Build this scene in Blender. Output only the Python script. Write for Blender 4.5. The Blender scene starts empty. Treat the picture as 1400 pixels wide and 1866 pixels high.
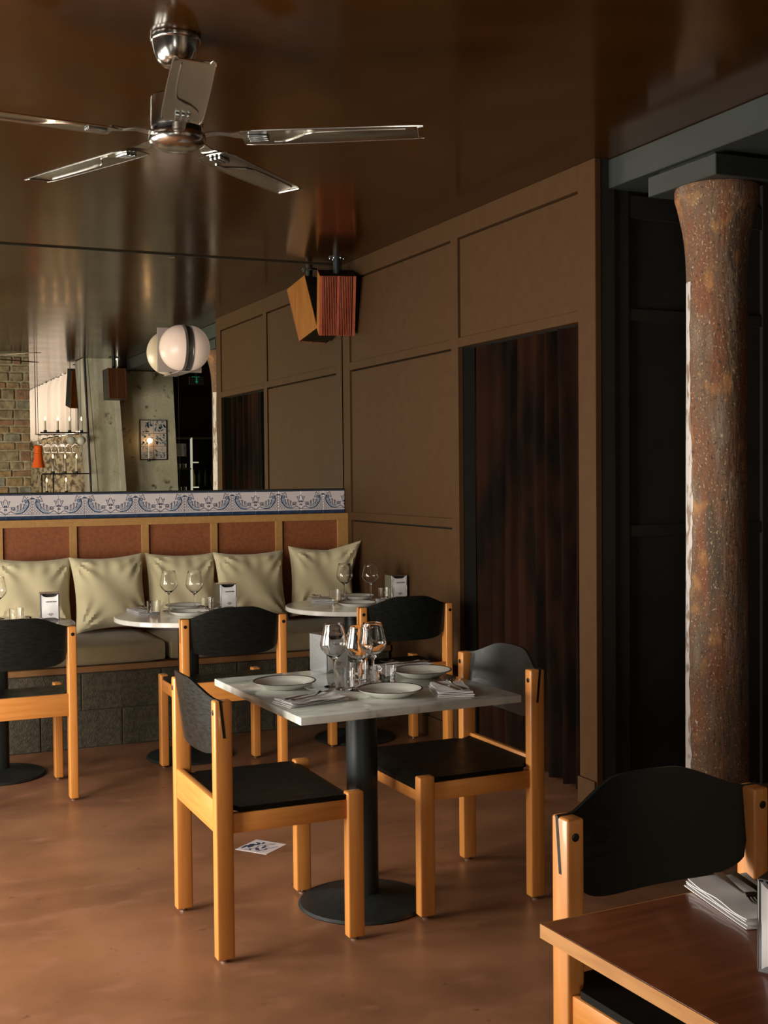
import bpy, bmesh, math, random
from mathutils import Vector, Matrix
random.seed(7)
SC = bpy.context.scene
COL = SC.collection
PI = math.pi

# ---------------------------------------------------------------- camera, world, light, exposure
cam_d = bpy.data.cameras.new('camera')
cam = bpy.data.objects.new('camera', cam_d)
COL.objects.link(cam)
YAW, PITCH, ROLL, F_PX = 0.4167964, -0.03099167, -0.0091747, 2242.3
cam_d.sensor_fit = 'VERTICAL'
cam_d.sensor_height = 36.0
cam_d.lens = F_PX / 1866 * 36.0
_f = Vector((math.sin(YAW) * math.cos(PITCH), math.cos(YAW) * math.cos(PITCH), math.sin(PITCH)))
_r = Vector((math.cos(YAW), -math.sin(YAW), 0))
_u = _r.cross(_f)
_c, _s = math.cos(ROLL), math.sin(ROLL)
_r, _u = _c * _r + _s * _u, -_s * _r + _c * _u
cam.matrix_world = Matrix(((_r.x, _u.x, -_f.x, 0), (_r.y, _u.y, -_f.y, 0), (_r.z, _u.z, -_f.z, 1.48), (0, 0, 0, 1)))
cam_d.clip_start = 0.05
SC.camera = cam

world = bpy.data.worlds.new('world')
SC.world = world
world.use_nodes = True
world.node_tree.nodes['Background'].inputs[0].default_value = (0.75, 0.85, 1.0, 1)
world.node_tree.nodes['Background'].inputs[1].default_value = 0.1

SC.view_settings.view_transform = 'Standard'
SC.view_settings.look = 'None'
SC.view_settings.gamma = 1.0
SC.view_settings.use_curve_mapping = False
SC.view_settings.exposure = 0.25


def area(name, loc, rot, sx, sy, power, color):
    d = bpy.data.lights.new(name, 'AREA')
    d.shape = 'RECTANGLE'
    d.size, d.size_y, d.energy, d.color = sx, sy, power, color
    o = bpy.data.objects.new(name, d)
    o.location, o.rotation_euler = loc, rot
    COL.objects.link(o)
    return o


# daylight through the street windows on the left, the rearmost one added for its light, and behind the sheer curtain on the right
X_WIN = -1.42
WIN_L = [(-4.2, -1.9), (0.2, 1.7), (2.9, 4.4), (4.9, 6.3)]  # first opening added to light the rubble wall
for (a, b), pw in zip(WIN_L, (85, 6, 168, 84)):
    area('daylight', (X_WIN, (a + b) / 2, 1.08), (0, -PI / 2, 0), 1.5, b - a, pw, (1.0, 0.93, 0.82))
area('daylight_curtain', (3.25, -2.95, 2.46), (0, PI / 2, 0), 0.7, 4.6, 40, (1.0, 0.86, 0.80))

# ---------------------------------------------------------------- helpers
H = 2.842      # ceiling
WX = 3.026     # panelled wall on the right
MY = 7.481     # mirror wall


def tag(o, label=None, cat=None, group=None, kind=None):
    if label: o['label'] = label
    if cat: o['category'] = cat
    if group: o['group'] = group
    if kind: o['kind'] = kind
    return o


def thing(name, label, cat, loc=(0, 0, 0), rz=0.0, group=None):
    o = bpy.data.objects.new(name, None)
    o.empty_display_size = 0.1
    COL.objects.link(o)
    o.location = loc
    o.rotation_euler = (0, 0, rz)
    return tag(o, label, cat, group)


def group_struct(name, loc=(0, 0, 0)):
    o = bpy.data.objects.new(name, None)
    COL.objects.link(o)
    o.location = loc
    o['kind'] = 'structure'
    return o


def mesh_of(name, bm, mat, smooth=False):
    me = bpy.data.meshes.new(name)
    bm.normal_update()
    bm.to_mesh(me)
    bm.free()
    me.materials.append(mat)
    if smooth:
        for p in me.polygons: p.use_smooth = True
        try:
            me.set_sharp_from_angle(angle=math.radians(40))
        except Exception:
            pass
    return me


def put(name, me, parent=None, loc=(0, 0, 0), rot=(0, 0, 0)):
    o = bpy.data.objects.new(name, me)
    COL.objects.link(o)
    o.location, o.rotation_euler = loc, rot
    if parent: o.parent = parent
    return o


def obj(name, bm, mat, parent=None, smooth=False, loc=(0, 0, 0), rot=(0, 0, 0)):
    return put(name, mesh_of(name, bm, mat, smooth), parent, loc, rot)


def box(bm, x0, x1, y0, y1, z0, z1, bev=0.0, seg=2, M=None):
    vs = [bm.verts.new((x, y, z)) for x in (x0, x1) for y in (y0, y1) for z in (z0, z1)]
    f = [(0, 1, 3, 2), (4, 6, 7, 5), (0, 4, 5, 1), (2, 3, 7, 6), (0, 2, 6, 4), (1, 5, 7, 3)]
    fs = [bm.faces.new([vs[i] for i in q]) for q in f]
    if bev > 0:
        es = list({e for q in fs for e in q.edges})
        r = bmesh.ops.bevel(bm, geom=es, offset=bev, segments=seg, profile=0.5, affect='EDGES')
        vs = list({v for q in r['faces'] for v in q.verts} | {v for v in vs if v.is_valid})
    if M is not None:
        bmesh.ops.transform(bm, matrix=M, verts=[v for v in vs if v.is_valid])
    return vs


def bx(*a, **k):
    bm = bmesh.new()
    box(bm, *a, **k)
    return bm


def lathe(bm, prof, n=32, M=None, close=False):
    rings = []
    for r, z in prof:
        if r < 1e-6:
            rings.append([bm.verts.new((0, 0, z))])
        else:
            rings.append([bm.verts.new((r * math.cos(2 * PI * i / n), r * math.sin(2 * PI * i / n), z)) for i in range(n)])
    pairs = list(zip(rings, rings[1:]))
    if close: pairs.append((rings[-1], rings[0]))
    for a, b in pairs:
        for i in range(n):
            j = (i + 1) % n
            if len(a) == 1 and len(b) == 1: continue
            if len(a) == 1: bm.faces.new((a[0], b[j], b[i]))
            elif len(b) == 1: bm.faces.new((a[i], a[j], b[0]))
            else: bm.faces.new((a[i], a[j], b[j], b[i]))
    bmesh.ops.recalc_face_normals(bm, faces=bm.faces)
    if M is not None:
        bmesh.ops.transform(bm, matrix=M, verts=[v for g in rings for v in g])
    return bm


def lt(prof, n=32, **k):
    return lathe(bmesh.new(), prof, n, **k)


def tube(bm, pts, r, n=10):
    pts = [Vector(p) for p in pts]
    rings = []
    for i, p in enumerate(pts):
        d = (pts[min(i + 1, len(pts) - 1)] - pts[max(i - 1, 0)]).normalized()
        a = d.orthogonal().normalized() if i == 0 else (a0 - d * a0.dot(d)).normalized()
        a0 = a
        b = d.cross(a)
        rr = r[i] if isinstance(r, (list, tuple)) else r
        rings.append([bm.verts.new(p + rr * (math.cos(2 * PI * k / n) * a + math.sin(2 * PI * k / n) * b)) for k in range(n)])
    for a, b in zip(rings, rings[1:]):
        for k in range(n):
            bm.faces.new((a[k], a[(k + 1) % n], b[(k + 1) % n], b[k]))
    bm.faces.new(rings[0][::-1]); bm.faces.new(rings[-1])
    return bm


def sheet(bm, fn, nu, nv, thick=None, nrm=None):
    """grid surface fn(u,v)->Vector; closed with a second layer when thick."""
    def layer(off):
        return [[bm.verts.new(fn(i / nu, j / nv, off)) for j in range(nv + 1)] for i in range(nu + 1)]
    A = layer(0)
    for i in range(nu):
        for j in range(nv):
            bm.faces.new((A[i][j], A[i + 1][j], A[i + 1][j + 1], A[i][j + 1]))
    if thick:
        B = layer(thick)
        for i in range(nu):
            for j in range(nv):
                bm.faces.new((B[i][j], B[i][j + 1], B[i + 1][j + 1], B[i + 1][j]))
        for i in range(nu):
            bm.faces.new((A[i][0], B[i][0], B[i + 1][0], A[i + 1][0]))
            bm.faces.new((A[i + 1][nv], B[i + 1][nv], B[i][nv], A[i][nv]))
        for j in range(nv):
            bm.faces.new((A[0][j + 1], B[0][j + 1], B[0][j], A[0][j]))
            bm.faces.new((A[nu][j], B[nu][j], B[nu][j + 1], A[nu][j + 1]))
        bmesh.ops.recalc_face_normals(bm, faces=bm.faces)
    return bm


def ribbon(bm, pts, w, y=0.0):
    """flat painted stroke in the x-z plane at depth y."""
    pts = [Vector((p[0], p[1])) for p in pts]
    L = []
    for i, p in enumerate(pts):
        d = pts[min(i + 1, len(pts) - 1)] - pts[max(i - 1, 0)]
        d = d.normalized() if d.length > 0 else Vector((1, 0))
        n = Vector((-d.y, d.x)) * w / 2
        L.append((bm.verts.new((p.x + n.x, y, p.y + n.y)), bm.verts.new((p.x - n.x, y, p.y - n.y))))
    for a, b in zip(L, L[1:]):
        bm.faces.new((a[0], a[1], b[1], b[0]))


def poly(bm, pts, y=0.0):
    bm.faces.new([bm.verts.new((p[0], y, p[1])) for p in pts])


def copy_tree(o, parent=None):
    c = o.copy()
    COL.objects.link(c)
    if parent is not None: c.parent = parent
    for ch in list(o.children):
        copy_tree(ch, c)
    return c


class Kind:
    """first call builds, later calls copy the tree."""
    def __init__(self, builder): self.b, self.first = builder, None
    def __call__(self, label, cat, loc, rz=0, group=None):
        if self.first is None:
            o = self.b(); self.first = o
        else:
            o = copy_tree(self.first)
        o.location, o.rotation_euler = loc, (0, 0, rz)
        return tag(o, label, cat, group)


# ---------------------------------------------------------------- materials
def mat(name, col, rough=0.5, metal=0.0, col2=None, scale=5.0, stretch=(1, 1, 1), detail=6, lo=0.35, hi=0.65,
        bump=0.0, bscale=None, bstretch=None, bdist=0.01, coat=0.0, sheen=0.0, rough2=None, spec=None, trans=0.0, ior=1.45,
        spots=None):
    m = bpy.data.materials.new(name)
    m.use_nodes = True
    nt = m.node_tree
    N, L = nt.nodes, nt.links
    b = N['Principled BSDF']
    b.inputs['Base Color'].default_value = (*col, 1)
    b.inputs['Roughness'].default_value = rough
    b.inputs['Metallic'].default_value = metal
    b.inputs['Coat Weight'].default_value = coat
    b.inputs['Coat Roughness'].default_value = 0.08
    b.inputs['Sheen Weight'].default_value = sheen
    b.inputs['Transmission Weight'].default_value = trans
    b.inputs['IOR'].default_value = ior
    if spec is not None: b.inputs['Specular IOR Level'].default_value = spec
    tc = N.new('ShaderNodeTexCoord')

    def noise(sc, st, det=6, seed=0.0):
        mp = N.new('ShaderNodeMapping')
        mp.inputs['Scale'].default_value = st
        mp.inputs['Location'].default_value = (seed, seed * 1.3, 0)
        L.new(tc.outputs['Object'], mp.inputs[0])
        n = N.new('ShaderNodeTexNoise')
        n.inputs['Scale'].default_value = sc
        n.inputs['Detail'].default_value = det
        L.new(mp.outputs[0], n.inputs['Vector'])
        return n.outputs[0]

    def ramp(src, a, c):
        r = N.new('ShaderNodeMapRange')
        r.inputs[1].default_value, r.inputs[2].default_value = a, c
        L.new(src, r.inputs[0])
        return r.outputs[0]

    def mix(fac, a, c):
        x = N.new('ShaderNodeMix'); x.data_type = 'RGBA'
        L.new(fac, x.inputs[0])
        if hasattr(a, 'links'): L.new(a, x.inputs[6])
        else: x.inputs[6].default_value = (*a, 1)
        x.inputs[7].default_value = (*c, 1)
        return x.outputs[2]
    cur = col
    if col2 is not None:
        n = noise(scale, stretch, detail)
        cur = mix(ramp(n, lo, hi), col, col2)
        if rough2 is not None:
            r = N.new('ShaderNodeMapRange')
            r.inputs[1].default_value, r.inputs[2].default_value = lo, hi
            r.inputs[3].default_value, r.inputs[4].default_value = rough, rough2
            L.new(n, r.inputs[0]); L.new(r.outputs[0], b.inputs['Roughness'])
    for k, (c3, sc3, st3, a3, b3) in enumerate(spots or []):
        cur = mix(ramp(noise(sc3, st3, 8, 3.7 * (k + 1)), a3, b3), cur, c3)
    if hasattr(cur, 'links'): L.new(cur, b.inputs['Base Color'])
    if bump > 0:
        bp = N.new('ShaderNodeBump')
        bp.inputs['Strength'].default_value = bump
        bp.inputs['Distance'].default_value = bdist
        L.new(noise(bscale or scale, bstretch or stretch, 5, 1.1), bp.inputs['Height'])
        L.new(bp.outputs[0], b.inputs['Normal'])
    return m


def emis(name, col, strength):
    m = bpy.data.materials.new(name); m.use_nodes = True
    b = m.node_tree.nodes['Principled BSDF']
    b.inputs['Base Color'].default_value = (*col, 1)
    b.inputs['Emission Color'].default_value = (*col, 1)
    b.inputs['Emission Strength'].default_value = strength
    b.inputs['Roughness'].default_value = 0.35
    return m


def glassm(name, ior=1.45, col=(1, 1, 1)):
    m = bpy.data.materials.new(name); m.use_nodes = True
    nt = m.node_tree; nt.nodes.clear()
    g = nt.nodes.new('ShaderNodeBsdfGlass'); g.inputs['IOR'].default_value = ior
    g.inputs['Roughness'].default_value = 0.0; g.inputs['Color'].default_value = (*col, 1)
    o = nt.nodes.new('ShaderNodeOutputMaterial')
    nt.links.new(g.outputs[0], o.inputs[0])
    return m


def sheerm(name, col):
    m = bpy.data.materials.new(name); m.use_nodes = True
    nt = m.node_tree; nt.nodes.clear()
    d = nt.nodes.new('ShaderNodeBsdfDiffuse'); t = nt.nodes.new('ShaderNodeBsdfTranslucent')
    d.inputs[0].default_value = t.inputs[0].default_value = (*col, 1)
    x = nt.nodes.new('ShaderNodeMixShader'); x.inputs[0].default_value = 0.55
    o = nt.nodes.new('ShaderNodeOutputMaterial')
    nt.links.new(d.outputs[0], x.inputs[1]); nt.links.new(t.outputs[0], x.inputs[2]); nt.links.new(x.outputs[0], o.inputs[0])
    return m


M_CEIL = mat('lacquered_brown_ceiling', (0.040, 0.0135, 0.0020), 0.13, col2=(0.029, 0.0105, 0.0016), scale=3, bump=0.10, bscale=2.2, bstretch=(1, 1, 1), bdist=0.02, rough2=0.17, spec=0.28)
M_WALL = mat('brown_wall_paint', (0.074, 0.037, 0.0155), 0.65, col2=(0.067, 0.033, 0.0138), spec=0.15, scale=18, bump=0.15, bscale=140, bdist=0.002)
M_DARKSHADE = mat('dark_wall_shade_paint', (0.015, 0.013, 0.009), 0.8, col2=(0.011, 0.010, 0.007), scale=8)  # side room: same brown as the panelled wall, darkened in place of shade
M_FLOOR = mat('polished_brown_concrete', (0.285, 0.130, 0.066), 0.27, col2=(0.140, 0.060, 0.028), scale=2.0, lo=0.32, hi=0.68, rough2=0.46, bump=0.05, bscale=14, bdist=0.004,
              spots=[((0.30, 0.14, 0.085), 5.5, (1, 1.6, 1), 0.55, 0.85), ((0.09, 0.035, 0.018), 21, (1, 1, 1), 0.66, 0.78)])
M_WOOD = mat('varnished_beech', (0.68, 0.278, 0.066), 0.36, col2=(0.54, 0.200, 0.040), scale=5, stretch=(14, 14, 0.8), lo=0.3, hi=0.75, coat=0.25)
M_WOODH = mat('varnished_beech_rail', (0.68, 0.278, 0.066), 0.36, col2=(0.54, 0.200, 0.040), scale=5, stretch=(0.9, 14, 14), lo=0.3, hi=0.75, coat=0.25)
M_BLACK = mat('black_stained_plywood', (0.005, 0.007, 0.006), 0.30, col2=(0.008, 0.010, 0.009), scale=30, stretch=(1, 5, 5), rough2=0.42, spec=0.4)
M_SEAT = mat('black_seat_lacquer', (0.004, 0.004, 0.003), 0.40, col2=(0.006, 0.006, 0.005), scale=20, rough2=0.5, spec=0.12)
M_BOLT = mat('black_bolt_head', (0.02, 0.02, 0.02), 0.3, metal=0.6)
M_STEEL = mat('steel_glide', (0.6, 0.58, 0.55), 0.3, metal=1.0)
M_BASE = mat('black_cast_iron', (0.006, 0.008, 0.008), 0.55, col2=(0.011, 0.013, 0.012), scale=60, bump=0.3, bscale=90, bdist=0.002)
M_POLE = mat('black_powder_coat', (0.012, 0.018, 0.018), 0.38)
M_MARBLE = mat('grey_white_marble', (0.66, 0.67, 0.62), 0.10, col2=(0.46, 0.48, 0.43), scale=7, stretch=(1, 2.2, 1), lo=0.42, hi=0.66, detail=10,
               spots=[((0.22, 0.25, 0.21), 11, (1.5, 1, 1), 0.60, 0.74), ((0.72, 0.72, 0.68), 4, (1, 1, 1), 0.55, 0.75)])
M_MARBLE2 = mat('pale_marble', (0.74, 0.71, 0.66), 0.12, col2=(0.60, 0.58, 0.53), scale=9, lo=0.45, hi=0.7, detail=10)
M_CHROME = mat('brushed_chrome', (0.62, 0.60, 0.55), 0.20, metal=1.0, col2=(0.52, 0.50, 0.46), scale=40, stretch=(1, 1, 8))
M_BLADE = mat('polished_blade_steel', (0.52, 0.52, 0.46), 0.22, metal=1.0, col2=(0.44, 0.44, 0.39), scale=3)
M_MIRRORCHROME = mat('mirror_chrome', (0.50, 0.53, 0.55), 0.22, metal=1.0)
M_CERAMIC = mat('white_glazed_ceramic', (0.72, 0.72, 0.66), 0.12, coat=0.3)
M_RIM = mat('dark_plate_rim', (0.03, 0.03, 0.028), 0.25)
M_NAPKIN = mat('white_paper_napkin', (0.82, 0.80, 0.80), 0.8, col2=(0.74, 0.72, 0.72), scale=12)
M_CUTLERY = mat('steel_cutlery', (0.30, 0.29, 0.26), 0.16, metal=1.0)
M_INK = mat('black_print', (0.02, 0.02, 0.02), 0.6)
M_GREYINK = mat('grey_print', (0.16, 0.17, 0.16), 0.6)
M_GLASS = glassm('clear_glass')
M_PILLOW = mat('sage_linen', (0.60, 0.52, 0.325), 0.9, col2=(0.52, 0.45, 0.27), scale=6, bump=0.25, bscale=260, bdist=0.001, sheen=0.2)
M_SEATPAD = mat('olive_brown_linen', (0.22, 0.168, 0.088), 0.9, col2=(0.19, 0.145, 0.075), scale=9, bump=0.25, bscale=260, bdist=0.001, sheen=0.15)
M_MDF = mat('ochre_mdf', (0.42, 0.225, 0.072), 0.6, col2=(0.37, 0.19, 0.058), scale=40, detail=8)
M_LEDGE = mat('brown_wood_ledge', (0.24, 0.115, 0.042), 0.6, col2=(0.19, 0.088, 0.030), scale=20, stretch=(1, 8, 8))
M_MDFRED = mat('red_brown_mdf', (0.26, 0.082, 0.028), 0.6, col2=(0.20, 0.060, 0.020), scale=50, detail=8)
M_BLOCK = mat('dark_aerated_block', (0.085, 0.072, 0.046), 0.95, col2=(0.045, 0.038, 0.024), scale=38, detail=8, bump=1.0, bscale=120, bdist=0.006)
M_MORTAR = mat('dark_mortar', (0.05, 0.043, 0.03), 0.95)
M_TILE = mat('white_tin_glaze', (0.66, 0.60, 0.60), 0.16, col2=(0.60, 0.54, 0.55), scale=9, coat=0.3)
M_BLUE = mat('cobalt_brushwork', (0.022, 0.040, 0.095), 0.2)
M_BLUEDARK = mat('dark_cobalt_brushwork', (0.018, 0.035, 0.075), 0.2, col2=(0.035, 0.065, 0.13), scale=25)
M_BLUEWASH = mat('pale_cobalt_wash', (0.46, 0.48, 0.54), 0.2, col2=(0.30, 0.36, 0.46), scale=25)
M_PICBLUE = mat('teal_blue_brushwork', (0.05, 0.13, 0.22), 0.3, col2=(0.10, 0.22, 0.34), scale=20)
M_BRICK = [mat('tan_brick', (0.40, 0.31, 0.20), 0.95, col2=(0.20, 0.15, 0.09), scale=16, bump=0.8, bscale=40, bdist=0.01),
           mat('ochre_brick', (0.42, 0.28, 0.15), 0.95, col2=(0.22, 0.14, 0.08), scale=14, bump=0.8, bscale=40, bdist=0.01),
           mat('red_brick', (0.36, 0.20, 0.12), 0.95, col2=(0.20, 0.12, 0.08), scale=14, bump=0.8, bscale=40, bdist=0.01),
           mat('grey_brick', (0.34, 0.31, 0.24), 0.95, col2=(0.18, 0.16, 0.12), scale=14, bump=0.8, bscale=40, bdist=0.01)]
M_LIME = mat('lime_mortar', (0.50, 0.44, 0.33), 0.95, col2=(0.30, 0.24, 0.16), scale=20, bump=0.5, bscale=50)
M_CONCRETE = mat('bare_concrete', (0.66, 0.62, 0.50), 0.9, col2=(0.50, 0.47, 0.36), scale=3.5, detail=10, bump=0.5, bscale=30, bdist=0.01,
                 spots=[((0.10, 0.09, 0.065), 9, (1, 1, 1), 0.62, 0.72), ((0.74, 0.70, 0.60), 2.2, (1.5, 1.5, 0.5), 0.56, 0.62)])
M_PLASTER = mat('pale_plaster', (0.72, 0.66, 0.58), 0.85, col2=(0.60, 0.54, 0.46), scale=7, detail=8, bump=0.3, bscale=25)
M_RUBBLE = mat('tan_rubble_stone', (0.72, 0.54, 0.35), 0.95, col2=(0.16, 0.10, 0.06), scale=17, stretch=(1, 0.22, 1), detail=6, lo=0.42, hi=0.6, bump=1.0, bscale=16, bdist=0.03,
               spots=[((0.75, 0.62, 0.46), 22, (1, 0.25, 1), 0.55, 0.68)])
M_RUST = mat('rusted_cast_iron', (0.145, 0.095, 0.060), 0.8, col2=(0.19, 0.072, 0.032), scale=9, stretch=(1, 1, 0.3), lo=0.4, hi=0.62, detail=10, bump=0.9, bscale=55, bdist=0.006,
             spots=[((0.22, 0.165, 0.12), 9, (1, 1, 0.25), 0.54, 0.68), ((0.055, 0.040, 0.028), 95, (1, 1, 1), 0.60, 0.66), ((0.44, 0.21, 0.07), 10, (1.2, 1.2, 0.8), 0.58, 0.76),
                    ((0.09, 0.06, 0.04), 7, (1.5, 1.5, 0.3), 0.62, 0.72), ((0.46, 0.34, 0.20), 150, (1, 1, 0.6), 0.61, 0.67), ((0.55, 0.46, 0.36), 24, (1.4, 1.4, 0.5), 0.69, 0.72)])
M_PALESTRIP = mat('patchy_pale_tone', (0.62, 0.56, 0.53), 0.85, col2=(0.30, 0.22, 0.17), scale=30, stretch=(1, 1, 0.5), lo=0.5, hi=0.6, bump=0.5, bscale=60)
M_BEAM = mat('grey_painted_steel', (0.034, 0.040, 0.037), 0.5, col2=(0.028, 0.033, 0.030), scale=4)
M_VELVET = mat('brown_velvet', (0.019, 0.007, 0.0035), 0.8, col2=(0.005, 0.003, 0.002), scale=5, stretch=(1, 1, 0.35), lo=0.4, hi=0.6, sheen=0.0, spec=0.05, bump=0.3, bscale=60, bdist=0.004)
M_SHEER = sheerm('pink_white_sheer', (0.84, 0.74, 0.68))
M_SPK_RED = mat('red_stained_slat', (0.36, 0.075, 0.030), 0.42, col2=(0.26, 0.050, 0.022), scale=8, stretch=(8, 8, 0.6), coat=0.2)
M_SPK_OR = mat('orange_veneer', (0.46, 0.175, 0.030), 0.5, col2=(0.36, 0.12, 0.020), scale=5, stretch=(8, 8, 0.6), spec=0.2)
M_SPK_BR = mat('brown_veneer', (0.20, 0.072, 0.034), 0.45, col2=(0.14, 0.050, 0.024), scale=5, stretch=(8, 8, 0.6))
M_SPK_DK = mat('dark_cabinet_paint', (0.022, 0.016, 0.012), 0.5)
M_MIRROR = mat('silvered_glass', (0.86, 0.88, 0.74), 0.0, metal=1.0)
M_SEAM = mat('mirror_seam', (0.02, 0.02, 0.015), 0.4)
M_GLOBE = emis('opal_glass_lit', (0.78, 0.60, 0.48), 0.17)
M_LAMPPLATE = mat('beige_steel_plate', (0.34, 0.28, 0.25), 0.45)
M_LAMPBAND = mat('gunmetal_band', (0.25, 0.26, 0.24), 0.3, metal=0.9)
M_FLAME = emis('candle_flame', (1.0, 0.50, 0.18), 14.0)
M_CANDLE = mat('ivory_wax', (0.72, 0.64, 0.54), 0.5)
M_IRON = mat('black_iron', (0.012, 0.012, 0.012), 0.5)
M_ORANGE = mat('orange_enamel', (0.90, 0.13, 0.018), 0.3, coat=0.3)
M_TABLEWOOD = mat('reddish_table_veneer', (0.17, 0.048, 0.018), 0.28, col2=(0.11, 0.030, 0.011), scale=4, stretch=(1.1, 11, 4), lo=0.3, hi=0.7, coat=0.4,
                  spots=[((0.30, 0.11, 0.04), 3.2, (0.8, 2.5, 1), 0.60, 0.80)])
M_TABLEEDGE = mat('light_table_edge', (0.60, 0.275, 0.075), 0.4, col2=(0.48, 0.20, 0.05), scale=9, stretch=(1, 1, 9))
M_LEDGLOW = emis('strip_light_and_post_glow', (0.9, 0.86, 0.75), 0.45)  # strip lights, and the glow put on the post
M_GREEN = emis('green_exit_light', (0.04, 0.35, 0.22), 0.12)
M_STAINLESS = mat('stainless_post', (0.55, 0.52, 0.45), 0.3, metal=0.8)
M_FRAME = mat('dark_window_frame', (0.03, 0.028, 0.025), 0.5)

# ---------------------------------------------------------------- large structure
X0, X1, Y0 = -1.25, 6.4, -6.0
tag(obj('floor', bx(X0 - .2, X1, Y0, MY + .1, -0.1, 0.0), M_FLOOR), kind='structure')
tag(obj('ceiling', bx(X0 - .2, X1, Y0, MY + .1, H, H + 0.1), M_CEIL), kind='structure')

# mirror wall: plain wall behind, two kinds of layer in front
tag(obj('wall_back', bx(X0 - .2, X1, MY + 0.012, MY + 0.1, 0, H), M_DARKSHADE), kind='structure')
tag(obj('wall_rear', bx(X0 - .2, X1, Y0 - .1, Y0, 0, H), M_DARKSHADE), kind='structure')
tag(obj('wall_far_right', bx(X1, X1 + .1, Y0, MY, 0, H), M_DARKSHADE), kind='structure')

# left wall with street windows, the rearmost added to light the rear
wl = group_struct('wall_left')
ys = [Y0] + [v for ab in WIN_L for v in ab] + [MY]
for i in range(0, len(ys), 2):
    obj('pier', bx(X0 - .12, X0, ys[i], ys[i + 1], 0, H), M_WALL, wl)
for a, b in WIN_L:
    obj('sill', bx(X0 - .12, X0, a, b, 0, 0.3), M_WALL, wl)
    obj('lintel', bx(X0 - .12, X0, a, b, 1.9, H), M_WALL, wl)
for k, (a, b) in enumerate(WIN_L):
    w = group_struct('window_%d' % (k + 1), (X0 - .06, (a + b) / 2, 0.3))
    hw = (b - a) / 2
    bm = bmesh.new()
    for y in (-hw, hw - .05): box(bm, -.03, .03, y, y + .05, 0, 1.6)
    for z in (0, 1.55): box(bm, -.03, .03, -hw + .05, hw - .05, z, z + .05)
    obj('window_frame', bm, M_FRAME, w)
    obj('mullion', bx(-.02, .02, -.02, .02, .05, 1.55), M_FRAME, w)

# right wall: recessed panels between stiles and rails, a doorway with a velvet curtain
wr = group_struct('wall_right')
RX = WX + 0.022      # panel plane
STILES = [(7.365, MY), (5.845, 5.925), (4.543, 4.68)]
O1, O2 = 2.149, 2.198
RAILS = [(2.728, H), (O1, O2), (1.186, 1.235)]
for a, b in STILES:
    obj('stile', bx(WX, WX + .030, a, b, 0, H, bev=.0015, seg=1), M_WALL, wr)
    obj('jamb', bx(WX + .030, RX + .08, a + .002, b - .002, 0, H), M_DARKSHADE, wr)  # dark colour holds the shade on faces turned from the light
for y0, y1 in ((4.68, 5.845), (5.925, 7.365)):
    for z0, z1 in (RAILS[:2] if y0 < 5 else RAILS):
        obj('rail', bx(WX, WX + .046, y0, y1, z0, z1, bev=.0015, seg=1), M_WALL, wr)
    zz = [0.0] + [v for r_ in sorted(RAILS) for v in r_]
    for z0, z1 in zip(zz[0::2], zz[1::2]):
        if y0 < 5 and z1 < 2.3: continue
        obj('panel', bx(WX + .010, WX + .03, y0 - .001, y1 - .012, z0 - .001, z1 - .010, bev=.0015, seg=1), M_WALL, wr)
    obj('backing', bx(WX + .045, WX + .095, y0, y1, O1 if y0 < 5 else 0, H), M_DARKSHADE, wr)  # painted dark for the shadow gaps around the panels
obj('skirting', bx(WX - .004, RX, 5.925, 7.365, 0, 0.11), M_WALL, wr)
obj('skirting', bx(WX - .012, WX, 4.545, 4.68, 0, 0.115), M_WALL, wr)
# wall turning the corner into the unlit room
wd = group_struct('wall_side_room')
obj('panel', bx(RX + .082, X1, 4.575, 4.64, 0, H), M_DARKSHADE, wd)  # unlit brown wall, its darkness put into the colour
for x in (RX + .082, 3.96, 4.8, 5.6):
    obj('stile', bx(x, x + .08, 4.556, 4.576, 0, H), M_DARKSHADE, wd)
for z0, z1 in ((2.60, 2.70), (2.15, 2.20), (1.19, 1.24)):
    obj('rail', bx(RX + .162, 5.6, 4.560, 4.576, z0, z1), M_DARKSHADE, wd)
tag(obj('wall_closet', bx(3.75, 3.8, 4.64, MY, 0, H), M_DARKSHADE), kind='structure')

# velvet curtain in the doorway


def velvet():
    bm = bmesh.new()
    def f(u, v, off):
        y = 4.70 + u * 1.15
        a = 0.030 + 0.012 * math.sin(u * 9)
        ph = u * 2 * PI * 8.5 + 0.5 * math.sin(v * 2.2 + u * 7)
        x = 3.135 + a * math.sin(ph) + 0.010 * math.sin(ph * 2.1 + 1)
        y += 0.012 * math.sin(v * 3 + u * 20)
        return Vector((x, y, 0.015 + v * 2.30))
    sheet(bm, f, 170, 16)
    return bm


tag(obj('curtain', velvet(), M_VELVET, smooth=True), 'heavy dark brown velvet curtain hanging in the doorway of the panelled wall', 'curtain')

# grey steel beam, its bearing block and the rusted column
tag(obj('trim_1', bx(3.10, 3.40, 0.585, 4.556, 2.716, H - .001, bev=.003, seg=1), M_BEAM), 'grey painted steel beam along the ceiling edge', kind='structure')
blk = obj('bearing_block', bx(3.10, 3.40, 3.83, 4.262, 2.618, 2.70, bev=.003, seg=1), M_BEAM)
tag(blk, 'short grey steel bearing block between the beam and the rusted column', 'block')
obj('packing_plate', bx(3.13, 3.37, 3.87, 4.22, 2.699, 2.7165), M_IRON, blk)
CXc, CYc = 3.26, 4.02
colm = thing('column', 'rusted round iron column with flared capital, pale flecks and a pale strip', 'column', (CXc, CYc, 0))
prof = [(0.0, 0.0), (.14, 0.0), (.14, .05), (.126, .07)] + [(.126 - .006 * k / 10, .07 + (2.22 - .07) * k / 10) for k in range(11)] + \
       [(.1215, 2.28), (.124, 2.34), (.129, 2.40), (.137, 2.45), (.148, 2.50), (.157, 2.54), (.165, 2.565), (.167, 2.575), (.167, 2.605), (.163, 2.617), (0, 2.617)]
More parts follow.
